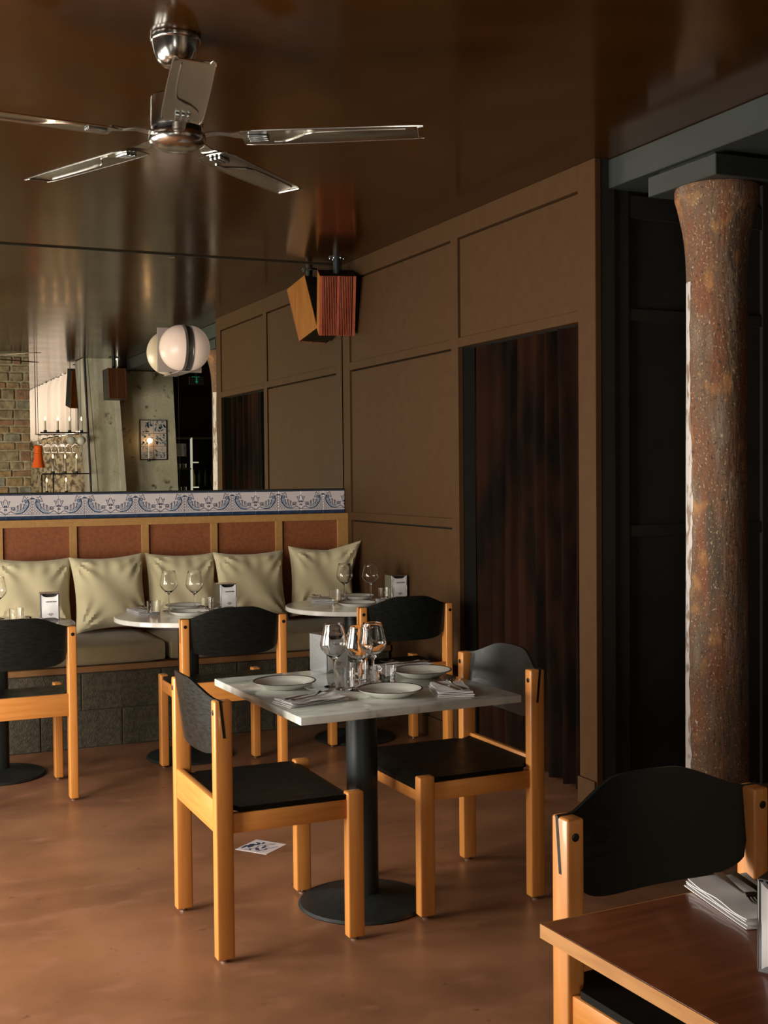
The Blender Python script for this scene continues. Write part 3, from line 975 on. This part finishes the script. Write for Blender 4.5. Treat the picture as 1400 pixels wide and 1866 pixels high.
def build_holder():
    t = thing('napkin_holder', '', 'napkin holder')
    W, Dp, Hh = .048, .056, .138
    bm = bmesh.new()
    # open-fronted chrome box: sides, back, top with a lip, foot
    box(bm, -W, -W + .002, -Dp, Dp, 0.004, Hh, bev=.0006, seg=1); box(bm, W - .002, W, -Dp, Dp, 0.004, Hh, bev=.0006, seg=1)
    box(bm, -W, W, -Dp + .004, Dp - .002, .0, .006)
    box(bm, -W + .002, W - .002, Dp - .006, Dp - .004, .006, Hh - .004)
    obj('case', bm, M_MIRRORCHROME, t)
    obj('lid', bx(-W, W, -Dp + .002, Dp, Hh - .003, Hh + .0005, bev=.001, seg=1), M_MIRRORCHROME, t)
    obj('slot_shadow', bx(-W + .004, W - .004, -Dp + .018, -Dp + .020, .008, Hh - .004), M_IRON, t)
    # face plate frame
    bm = bmesh.new()
    box(bm, -W + .002, -W + .008, -Dp + .001, -Dp + .003, .004, Hh - .004); box(bm, W - .008, W - .002, -Dp + .001, -Dp + .003, .004, Hh - .004)
    box(bm, -W + .008, W - .008, -Dp + .001, -Dp + .003, .004, .018)
    obj('face_frame', bm, M_MIRRORCHROME, t)
    # napkin front with concave top and bottom
    def f(u, v, off):
        x = (u - .5) * 2 * (W - .007)
        e = abs(u - .5) * 2
        top = Hh - .018 + .014 * e ** 4
        bot = .016 - .010 * e ** 4
        z = bot + (top - bot) * v
        y = -Dp - .0005 - .0025 * math.sin(v * PI) * math.cos((u - .5) * PI) - .002 * e ** 6 * (v > .5)
        return Vector((x, y + off, z))
    nk = obj('napkin_stack', sheet(bmesh.new(), f, 20, 14, .012), M_NAPKIN, t, True)
    put('lettering', TXT, nk, (.006, -Dp - .0040, .094), (PI / 2, 0, 0))
    bm = bmesh.new()
    R = [(math.cos(a * PI / 10), math.sin(a * PI / 10)) for a in range(21)]
    ribbon(bm, [(.009 * a, .0055 * b) for a, b in R], .0011); ribbon(bm, [(.006 * a, .0035 * b) for a, b in R], .001)
    for k in range(7): ribbon(bm, [(-.009 + .003 * k, -.004), (-.008 + .003 * k, .004)], .0007)
    ribbon(bm, [(-.018, -.001), (-.010, .001)], .0012); ribbon(bm, [(.010, .001), (.018, -.001)], .0012)
    ribbon(bm, [(-.007, -.0075), (.007, -.0075)], .0014)
    obj('printed_emblem', bm, M_GREYINK, nk, loc=(.003, -Dp - .0034, .034))
    return t


holder = Kind(build_holder)
GH = 'chrome napkin holders'
holder('chrome napkin holder on the square marble table behind the wine glasses', 'napkin holder', (1.655, 4.258, TZ), math.radians(13), GH)
holder('chrome napkin holder on the middle round table in front of the pillows', 'napkin holder', (1.922, 6.505, TZ), math.radians(4), GH)
holder('chrome napkin holder on the corner round table against the brown wall', 'napkin holder', (2.897 + .075, 6.55, TZ), math.radians(-3), GH)
holder('chrome napkin holder on the leftmost round table', 'napkin holder', (.972, 6.435, TZ), math.radians(-6), GH)
holder('chrome napkin holder at the right edge of the foreground wooden table', 'napkin holder', (1.279, 1.384, TZ), math.radians(-62), GH)

# ---------------------------------------------------------------- painted tile set in the floor
ft = thing('floor_tile', 'single blue and white painted tile set diagonally into the brown floor', 'tile', (1.507, 4.642, .0), math.radians(37.8))
obj('tile', bx(-.0735, .0735, -.0735, .0735, -.004, .0012, bev=.0004, seg=1), M_TILE, ft)
bm = bmesh.new()
random.seed(5)


def blob(bm, cx, cy, rx, ry, a, seed, y=0.0):
    rnd = random.Random(seed)
    ca, sa = math.cos(a), math.sin(a)
    pts = []
    for k in range(12):
        th = 2 * PI * k / 12; q = rnd.uniform(.65, 1.2)
        px, py = rx * q * math.cos(th), ry * q * math.sin(th)
        pts.append((cx + px * ca - py * sa, cy + px * sa + py * ca))
    poly(bm, pts, y)


for k, (cx, cy, rx, ry, a) in enumerate([(-.01, .045, .018, .010, .3), (.012, .038, .014, .008, 2), (.032, .035, .012, .006, 1), (-.035, -.005, .016, .006, .8), (.045, .02, .010, .005, .2), (-.02, -.035, .008, .004, 0)]):
    blob(bm, cx, cy, rx * 1.35, ry * 1.4, a, k)
blob(bm, -.048, .022, .012, .006, .6, 31); blob(bm, .0, -.012, .020, .006, .2, 32); blob(bm, -.03, .060, .022, .007, .1, 33)
ribbon(bm, smooth_path([(-.06, .04), (-.04, .02), (-.02, .01), (.01, .012), (.03, -.01), (.05, -.03)]), .0035)
ribbon(bm, smooth_path([(-.06, -.02), (-.02, -.03), (.01, -.05), (.03, -.06)]), .003)
ribbon(bm, smooth_path([(-.05, .0), (-.052, -.02), (-.04, -.045)]), .0025)
ribbon(bm, smooth_path([(.03, .02), (.05, .0), (.045, -.02), (.06, -.03)]), .0025)
ribbon(bm, smooth_path([(-.03, .055), (.0, .02), (.02, .0), (.0, -.02), (.01, -.03)]), .002)
for k in range(6): ribbon(bm, [(-.03 + .01 * k, -.012 + .002 * k), (-.026 + .01 * k, -.022)], .0014)
obj('painted_motif', bm, M_BLUEDARK, ft, loc=(0, 0, .0016), rot=(-PI / 2, 0, 0))

# ---------------------------------------------------------------- ceiling fan
FX, FY = .985, 3.79
fan = thing('ceiling_fan', 'polished steel five-bladed ceiling fan', 'fan', (FX, FY, H))
obj('canopy', lt([(0, 0), (.078, 0), (.080, -.012), (.077, -.018), (.074, -.020), (.070, -.045), (.058, -.075), (.038, -.092), (.016, -.095), (0, -.095)], 48), M_CHROME, fan, True)
obj('downrod', lt([(0, -.09), (.011, -.09), (.011, -.20), (0, -.20)], 20), M_CHROME, fan, True)
obj('motor_housing', lt([(0, -.185), (.074, -.185), (.081, -.192), (.082, -.275), (.080, -.282), (0, -.282)], 64), M_CHROME, fan, True)
obj('rotor_gap', lt([(0, -.281), (.075, -.281), (.075, -.302), (0, -.302)], 48), M_IRON, fan, True)
obj('hub', lt([(0, -.300), (.084, -.300), (.089, -.306), (.090, -.318), (.084, -.332), (.060, -.345), (.030, -.350), (0, -.351)], 64), M_CHROME, fan, True)


def blade_bm():
    bm = bmesh.new()
    rows = []
    n = 40
    tilt = math.radians(-5)
    pts = []
    def hw(s): return .062 - .009 * s
    prof = []
    for i in range(n + 1):
        s = i / n
        x = .205 + s * .545
        w = hw(s)
        if s < .04: w *= .80 + .2 * math.sqrt(s / .04)
        if s > .97: w *= .90 + .1 * math.sqrt(max(0, (1 - s) / .03))
        row = []
        for j in range(9):
            v = -1 + 2 * j / 8
            y = v * w
            z = y * math.tan(tilt) - .004 * (v * v)
            row.append(Vector((x + (.012 * v if s > .9 else 0), y, z)))
        rows.append(row)
    A = [[bm.verts.new(p) for p in r] for r in rows]
    B = [[bm.verts.new(p + Vector((0, 0, .003))) for p in r] for r in rows]
    for i in range(n):
        for j in range(8):
            bm.faces.new((A[i][j], A[i][j + 1], A[i + 1][j + 1], A[i + 1][j]))
            bm.faces.new((B[i][j], B[i + 1][j], B[i + 1][j + 1], B[i][j + 1]))
        bm.faces.new((A[i][0], A[i + 1][0], B[i + 1][0], B[i][0])); bm.faces.new((A[i][8], B[i][8], B[i + 1][8], A[i + 1][8]))
    for j in range(8):
        bm.faces.new((A[0][j], B[0][j], B[0][j + 1], A[0][j + 1])); bm.faces.new((A[n][j], A[n][j + 1], B[n][j + 1], B[n][j]))
    bmesh.ops.recalc_face_normals(bm, faces=bm.faces)
    return bm, tilt


bmb, tilt = blade_bm()
BL = mesh_of('blade', bmb, M_BLADE, True)
bm = bmesh.new()   # embossed ridge
tube(bm, [(x, y, y * math.tan(tilt) - .0025) for x, y in smooth_path([(.30, .040), (.34, .036), (.38, .010), (.42, -.022), (.48, -.030), (.60, -.032), (.715, -.030)], 5)], .0026, 6)
RG = mesh_of('ridge', bm, M_CHROME, True)
bm = bmesh.new()   # bright rolled edge
_e = [(.209, .054), (.30, .0600), (.735, .0530), (.752, .040)]
tube(bm, [(x, y, y * math.tan(tilt) - .0025) for x, y in smooth_path(_e, 4)], .0028, 6)
tube(bm, [(x, -y, -y * math.tan(tilt) - .0025) for x, y in smooth_path(_e, 4)], .0028, 6)
tube(bm, [(.752, .040, .04 * math.tan(tilt) - .003), (.752, -.040, -.04 * math.tan(tilt) - .003)], .0026, 6)
EDG = mesh_of('edge', bm, M_CHROME, True)
bm = bmesh.new()
for y in (-.016, 0, .016): box(bm, .228, .288, y - .0055, y + .0055, y * math.tan(tilt) - .010, y * math.tan(tilt) - .001, bev=.002, seg=2)
SLT = mesh_of('clamp', bm, M_MIRRORCHROME, True)
bm = bmesh.new()
def arm(u, v, off):
    x = .070 + u * .150
    w = .020 + .012 * max(0, (u - .6) / .4)
    y = (v - .5) * 2 * w
    return Vector((x, y, (y * math.tan(tilt) * max(0, (u - .5) * 2)) + .012 * math.sin(min(1, u * 1.4) * PI) * .6 + off))
sheet(bm, arm, 14, 6, .004)
ARM = mesh_of('blade_arm', bm, M_CHROME, True)
for k in range(5):
    a = math.radians(-29 + 72 * k)
    b = put('blade', BL, fan, (0, 0, -.316), (0, 0, a))
    put('blade_ridge', RG, b); put('blade_edge', EDG, b); put('blade_clamp', SLT, b); put('blade_arm', ARM, b, (0, 0, .006))

# ---------------------------------------------------------------- speakers
def speaker(loc, yaw, pitch, label, slat, side, drop, w=.225, d=.20, h=.375):
    t = thing('ceiling_speaker', label, 'speaker', loc, yaw, 'wooden loudspeakers hung from the ceiling')
    obj('flange', lt([(0, 0), (.055, 0), (.055, -.006), (0, -.006)], 32), M_POLE, t, True)
    bm = bmesh.new()
    for k in range(6):
        lathe(bm, [(0, -.010), (.004, -.009), (.005, -.006), (.004, -.005)], 8, M=Matrix.Translation((.043 * math.cos(k * PI / 3), .043 * math.sin(k * PI / 3), 0)))
    obj('screw', bm, M_STEEL, t)
    obj('stem', lt([(0, 0), (.022, 0), (.022, -drop - .03), (0, -drop - .03)], 24), M_POLE, t, True)
    R = Matrix.Translation((0, 0, -drop)) @ Matrix.Rotation(pitch, 4, 'X')
    def B(*a, **k): return bx(*a, M=R, **k)
    # cabinet hangs below the stem; front is -y
    obj('cabinet', B(-w / 2, w / 2, -d / 2, d / 2, -h - .01, -.01, bev=.002, seg=1), M_SPK_DK, t)
    obj('side_panel', B(-w / 2 - .003, -w / 2 + .002, -d / 2, d / 2 , -h - .011, -.009), side, t)
    bm = bmesh.new()
    y0, y1 = -d / 2 - .012, -d / 2 + .002
    n = 17
    strips = [(-w / 2, -w / 2 + .017), (w / 2 - .017, w / 2)]
    for k in range(n):
        x = -w / 2 + .021 + (w - .042) * k / n
        strips.append((x, x + (w - .042) / n * (.50 if k != n // 2 else 1.0)))
    for a, b in strips: box(bm, a, b, y0, y1, -h - .011, -.009, M=R)
    obj('slat_grille', bm, slat, t)
    return t


speaker((2.893, 7.235, H), math.radians(-17), math.radians(20), 'red-brown slatted loudspeaker hung from the ceiling in the corner by the panelled wall', M_SPK_RED, M_SPK_OR, .085)

# ---------------------------------------------------------------- half-moon globe lamp on the mirror seam
LX, LY, LZ = 1.936, MY - .165, 2.252
lamp = thing('wall_lamp', 'split opal globe lamp with metal band on a square plate at the mirror seam', 'lamp', (LX, LY, LZ))
R = .141
for s in (-1, 1):
    n = 14
    pr = [(R * .97 * math.sin(PI / 2 * i / n), s * (.020 + R * .90 * math.cos(PI / 2 * i / n))) for i in range(n + 1)] + [(R * .97 - .004, s * .018), (0, s * .018)]
    obj('opal_shade', lt(pr, 48), M_GLOBE, lamp, True, rot=(0, PI / 2, 0), loc=((-.012 if s < 0 else .0), 0, 0))
obj('metal_band', lt([(0, -.016), (R * .93, -.016), (R * 1.0, -.019), (R * 1.0, -.015), (R * .95, -.012), (R * .95, .012), (R * 1.0, .015), (R * 1.0, .019), (R * .93, .016), (0, .016)], 64), M_LAMPBAND, lamp, True, rot=(0, PI / 2, 0))
obj('back_plate', bx(-.133, .141, .155, .163, -.133, .137, bev=.001, seg=1), M_LAMPPLATE, lamp)
obj('stub', lt([(0, .10), (.02, .10), (.02, .158), (0, .158)], 20), M_LAMPBAND, lamp, True, rot=(-PI / 2, 0, 0))
obj('lower_bracket', bx(-.05, .03, -.02, .155, -.146, -.139, bev=.001, seg=1), M_LAMPPLATE, lamp)

# ================================================================ what the mirror shows behind the camera
# brick pier
pier = group_struct('wall_brick_pier')
PX0, PX1, PY1 = 1.23, 1.965, .84
obj('core', bx(PX0 + .01, PX1 - .006, .32, PY1 - .014, 0, H), M_LIME, pier)
bricks = {}
rnd = random.Random(11)
z = .005; row = 0
while z < H - .03:
    hh = rnd.choice([.080, .095, .105, .12])
    hh = min(hh, H - z - .004)
    x = PX0 - (0 if row % 2 else .1)
    while x < PX1 - .02:
        L = rnd.choice([.10, .15, .19, .23])
        a, b = max(x, PX0), min(x + L, PX1)
        if PX1 - b < .05: b = PX1
        if b - a > .03:
            mi = rnd.choices(range(4), (5, 4, 1.3, 3))[0]
            bm = bx(a + .008, b - .008, PY1 - .05, PY1 + rnd.uniform(-.006, .008), z + .007, z + hh - .008, bev=.011, seg=3)
            for v in bm.verts:
                v.co.x += rnd.uniform(-.0035, .0035); v.co.z += rnd.uniform(-.0035, .0035)
            obj('brick', bm, M_BRICK[mi], pier)
        x = b if b == PX1 else x + L
    z += hh; row += 1

# concrete buttress and the concrete wall with the tile picture
cw = group_struct('wall_concrete')
def taper(x0, x1, x0b, x1b, y0, y1, z1):
    bm = bmesh.new()
    v = [bm.verts.new(p) for p in ((x0b, y0, 0), (x1b, y0, 0), (x1b, y1, 0), (x0b, y1, 0), (x0, y0, z1), (x1, y0, z1), (x1, y1, z1), (x0, y1, z1))]
    for q in ((0, 1, 5, 4), (1, 2, 6, 5), (2, 3, 7, 6), (3, 0, 4, 7), (4, 5, 6, 7), (3, 2, 1, 0)): bm.faces.new([v[i] for i in q])
    return bm
tag(obj('buttress', taper(2.60, 2.97, 2.78, 3.13, .12, .58, H), M_CONCRETE, cw), kind='structure')
obj('plaster_edge', taper(2.585, 2.645, 2.765, 2.83, .11, .586, H - .01), M_PLASTER, cw)
obj('plaster_edge', taper(2.93, 2.985, 3.08, 3.15, .11, .584, H - .01), M_PLASTER, cw)
obj('slab', taper(2.95, 3.70, 2.95, 3.80, .15, .35, 2.728), M_CONCRETE, cw)

az = thing('tile_picture', 'framed blue and white tile picture on the bare concrete wall', 'tile picture', (3.455, .35, 1.675))
obj('frame', bx(-.165, .165, .0, .012, -.004, .476, bev=.001, seg=1), M_IRON, az)
# the picture hangs facing +y: build in local x-z, turned round
tm = mesh_of('picture_tile', bx(.001, .153, -.004, .006, .001, .1525, bev=.001, seg=1), M_TILE)
for i in range(2):
    for j in range(3):
        t = put('tile', tm, az, (.156 - .156 * i, .013, .006 + .1553 * j), (0, 0, PI))
        bm = bmesh.new()
        r2 = random.Random(20 + i * 3 + j)
        for k in range(16):
            cx, cz = r2.uniform(.015, .138), r2.uniform(.012, .140)
            if j == 0 and k % 3: continue
            blob(bm, cx, cz, r2.uniform(.012, .026), r2.uniform(.005, .011), r2.uniform(0, 3), k + 50)
        for k in range(7):
            cx, cz = r2.uniform(.02, .12), r2.uniform(.02, .12)
            ribbon(bm, smooth_path([(cx, cz), (cx + r2.uniform(-.02, .02), cz + .012), (cx + r2.uniform(-.03, .03), cz + .024)], 3), .004)
        if j == 0:
            for q in range(4): ribbon(bm, [(.02, .02 + .018 * q), (.13, .025 + .018 * q)], .004)
        obj('painted_motif', bm, M_PICBLUE, t, loc=(0, -.0045, 0))


def candle_parts(parent, loc, h=.11, holder_h=.022):
    obj('candle_cup', lt([(0, 0), (.018, 0), (.018, holder_h), (.012, holder_h), (0, holder_h)], 12), M_IRON, parent, True, loc=loc)
    c = obj('candle', lt([(0, 0), (.0115, 0), (.0110, h), (.004, h + .003), (0, h + .003)], 14), M_CANDLE, parent, True, loc=(loc[0], loc[1], loc[2] + holder_h - .002))
    obj('flame', lt([(0, 0), (.006, .008), (.008, .018), (.005, .034), (0, .048)], 10), M_FLAME, c, True, loc=(0, 0, h + .004))


cs = thing('wall_candle', 'single lit candle on a black wall bracket in front of the tile picture', 'candle', (3.385, .42, 1.665))
obj('bracket', bx(-.012, .012, -.07, .012, -.010, .0), M_IRON, cs)
candle_parts(cs, (0, 0, 0), .17)
pl = bpy.data.lights.new('candle_glow', 'POINT'); pl.energy, pl.color, pl.shadow_soft_size = .35, (1, .55, .25), .03
plo = bpy.data.objects.new('candle_glow', pl); COL.objects.link(plo); plo.location = (3.385, .47, 1.90)

cd = thing('candelabra', 'tall black iron candle stand with rows of lit white candles', 'candelabra', (2.60, .72, 0))
obj('pole', tube(bmesh.new(), [(.045, 0, 0), (.0385, 0, 1.313), (-.012, 0, H - .001)], .013, 12), M_IRON, cd, True)
obj('crossbar', bx(-.516, .02, -.010, .010, 1.972, 1.988), M_IRON, cd)
obj('crossbar', bx(-.506, .03, -.010, .010, 1.506, 1.522), M_IRON, cd)
obj('crossbar', bx(-.506, .03, -.010, .010, 1.285, 1.30), M_IRON, cd)
obj('upright', bx(-.514, -.500, -.008, .008, .9, 1.508), M_IRON, cd)
obj('upright', bx(-.388, -.374, -.008, .008, .9, 1.508), M_IRON, cd)
for x in (-.461, -.322, -.193, -.058): candle_parts(cd, (x, 0, 1.987), .105)
for x in (-.382, -.248, -.120): candle_parts(cd, (x, 0, 1.521), .145)
for x in (-.455, -.24): candle_parts(cd, (x, 0, 1.299), .10)

# sheer-curtained high window with a rubble wall below
tag(obj('wall_window_side', bx(2.86, 3.0, Y0, .12, 0, 2.05), M_RUBBLE), kind='structure')
obj_hd = tag(obj('wall_window_end', bx(2.86, 3.0, Y0, -5.45, 2.05, H), M_PLASTER), kind='structure')
tag(obj('wall_window_jamb', bx(2.86, 3.0, -.52, .12, 2.05, H), M_PLASTER), kind='structure')
def sheer(u, v, off):
    y = -5.42 + u * 4.9
    ph = u * 2 * PI * 18 + 1.2 * math.sin(u * 23)
    return Vector((2.76 + (.062 + .014 * math.sin(u * 60)) * math.sin(ph) * (1 - .55 * max(0, v - .85) / .15), y, 2.055 + .775 * v))
tag(obj('sheer_curtain', sheet(bmesh.new(), sheer, 420, 6), M_SHEER, smooth=True), 'pale pink-white pleated sheer curtain along the high window', 'curtain')
tag(obj('curtain_rail', bx(2.775, 2.825, -5.44, -.50, H - .012, H - .001), M_IRON), 'thin black curtain rail along the ceiling', 'rail')

# orange pendant
pn = thing('pendant_lamp', 'small ribbed orange pendant lamp beside the brick pier', 'lamp', (2.03, .93, -.025))
obj('cord', lt([(0, 1.88), (.003, 1.88), (.003, H + .0245), (0, H + .0245)], 8), M_IRON, pn)
obj('cord_grip', lt([(0, 1.855), (.010, 1.855), (.010, 1.90), (0, 1.90)], 12), M_NAPKIN, pn, True)
pr = [(0.012, 1.858), (.040, 1.856)]
for k in range(4): pr += [(.050, 1.848 - .022 * k), (.045, 1.838 - .022 * k), (.050, 1.830 - .022 * k)]
pr += [(.046, 1.76), (.052, 1.72), (.060, 1.67), (.070, 1.625), (.073, 1.608), (.071, 1.608), (.058, 1.67), (.046, 1.73), (.040, 1.85)]
obj('shade', lt(pr, 32), M_ORANGE, pn, True)

# glasses hung over the bar, and two opal globes
rk = thing('glass_rack', 'black rail of upturned wine glasses hanging beyond the candle stand', 'rack', (2.31, -.15, 1.99))
obj('rail', bx(-.16, .36, -.012, .012, -.005, .005), M_IRON, rk)
obj('hanger', bx(-.154, -.146, -.004, .004, 0, H - 1.99), M_IRON, rk)
obj('hanger', bx(.346, .354, -.004, .004, 0, H - 1.99), M_IRON, rk)
for k in range(6):
    ware('wine_glass', WINE_ME, ('first', 'second', 'third', 'fourth', 'fifth', 'sixth')[k] + ' upturned wine glass from the brick pier hanging in the rail', 'glass', (2.205 + .083 * k, -.15, 1.982), 'wine glasses hanging in the rail').rotation_euler = (PI, 0, 0)
for k, (x, y, nm) in enumerate(((2.435, .66, 'left'), (2.548, .66, 'right'))):
    g = thing('globe_light', '%s white glass globe of the pair hanging beside the candle stand' % nm, 'lamp', (x, y, 1.895), 0, 'white globes by the candle stand')
    obj('globe', lt([(.052 * math.sin(PI * i / 16), .052 * math.cos(PI * i / 16)) for i in range(17)], 32), M_CERAMIC, g, True)
    obj('cord', lt([(0, .06), (.003, .06), (.003, H - 1.896), (0, H - 1.896)], 8), M_IRON, g)

speaker((2.905, .80, H), math.radians(172), math.radians(-4), 'dark brown loudspeaker hung from the ceiling in front of the concrete buttress', M_SPK_BR, M_SPK_BR, .13, w=.215, d=.17, h=.345)
speaker((2.69, -.30, H), math.radians(172), math.radians(13), 'brown loudspeaker hung beside the sheer curtain', M_SPK_OR, M_SPK_OR, .05, w=.20, d=.17, h=.46)

# corner of the bar in the unlit room
bar = thing('bar_shelf', 'back-bar shelf unit with bright post and dark shelves in the unlit room', 'shelf', (4.285, -1.05, 0))
obj('post', bx(0, .020, -.02, .02, .0, 1.985), M_LEDGLOW, bar)  # no lamp: glows in place of light falling on the post
obj('post', bx(-.215, -.20, -.02, .02, .0, 1.985), M_IRON, bar)
obj('rear_panel', bx(-.5, 1.1, -.26, -.24, .0, 2.0), M_DARKSHADE, bar)
for z in (1.645, 1.315, .95):
    sh = obj('shelf', bx(.02, 1.0, -.22, .02, z, z + .022), M_IRON, bar)
    obj('strip_light', bx(.025, .10, .0205, .026, z + .002, z + .018), M_LEDGLOW, sh)
obj('top_board', bx(-.21, 1.0, -.22, .02, 1.97, 1.99), M_STAINLESS, bar)
for z in (1.56, 1.25): obj('shelf', bx(-.2, 0, -.22, .02, z, z + .02), M_STAINLESS, bar)
sp = thing('tile_splashback', 'strip of blue-patterned tiles at the back of the bar shelf', 'tiles', (4.075, -1.27, 1.74))
for k in range(3):
    t = obj('tile', bx(.07 * k, .07 * k + .068, -.004, .004, 0, .17, bev=.001, seg=1), M_TILE, sp)
    bm = bmesh.new(); r2 = random.Random(90 + k)
    for q in range(10): blob(bm, .07 * k + r2.uniform(.01, .06), r2.uniform(.02, .15), .007, .004, r2.uniform(0, 3), q)
    obj('painted_motif', bm, M_BLUE, t, loc=(0, .0046, 0))
M_BOTTLE = mat('dark_green_bottle', (0.03, 0.05, 0.02), 0.15, spec=0.8)
M_AMBER = mat('pale_amber_bottle', (0.45, 0.40, 0.15), 0.15, spec=0.8)
for k in range(5):
    x = 4.345 + .085 * k
    o = obj('bottle', lt([(0, 0), (.030, 0), (.031, .01), (.031, .13), (.024, .155), (.012, .175), (.011, .215), (.013, .22), (0, .22)], 20), M_AMBER if k == 0 else M_BOTTLE, None, True, loc=(x, -1.15, 1.337))
    tag(o, 'pale amber bottle at the post end of the back-bar shelf' if k == 0 else ('first', 'second', 'third', 'fourth')[k - 1] + ' dark bottle after the amber one on the back-bar shelf', 'bottle', 'bottle by the post' if k == 0 else 'dark bottles on the back-bar shelf')
for k, (x, z) in enumerate(((4.14, 1.58), (4.22, 1.58), (4.15, 1.27), (4.22, 1.27))):
    o = obj('steel_pot', lt([(0, 0), (.032, 0), (.034, .004), (.034, .06), (.031, .06), (.031, .006), (0, .006)], 20), M_CHROME, None, True, loc=(x, -1.13, z))
    tag(o, 'small steel pot on the %s shelf, %s the bright post' % ('upper' if k < 2 else 'lower', 'next to' if k % 2 else 'farther from'), 'pot', 'steel pots on the %s shelf' % ('upper' if k < 2 else 'lower'))
ex = thing('exit_sign', 'small dim green emergency sign with a down arrow under the ceiling', 'sign', (4.02, .25, 2.64))
obj('sign_box', bx(-.09, .09, -.012, .012, -.05, .05), M_IRON, ex)
obj('sign_bracket', bx(-.01, .01, -.006, .006, .05, H - 2.64), M_IRON, ex)
bm = bmesh.new()
poly(bm, [(-.008, .035), (.008, .035), (.008, -.005), (.022, -.005), (0, -.04), (-.022, -.005), (-.008, -.005)])
obj('arrow', bm, M_GREEN, ex, loc=(0, .0135, 0), rot=(0, 0, PI))
obj('light_bar', bx(-.06, .04, .0125, .016, .04, .046), M_GREEN, ex)
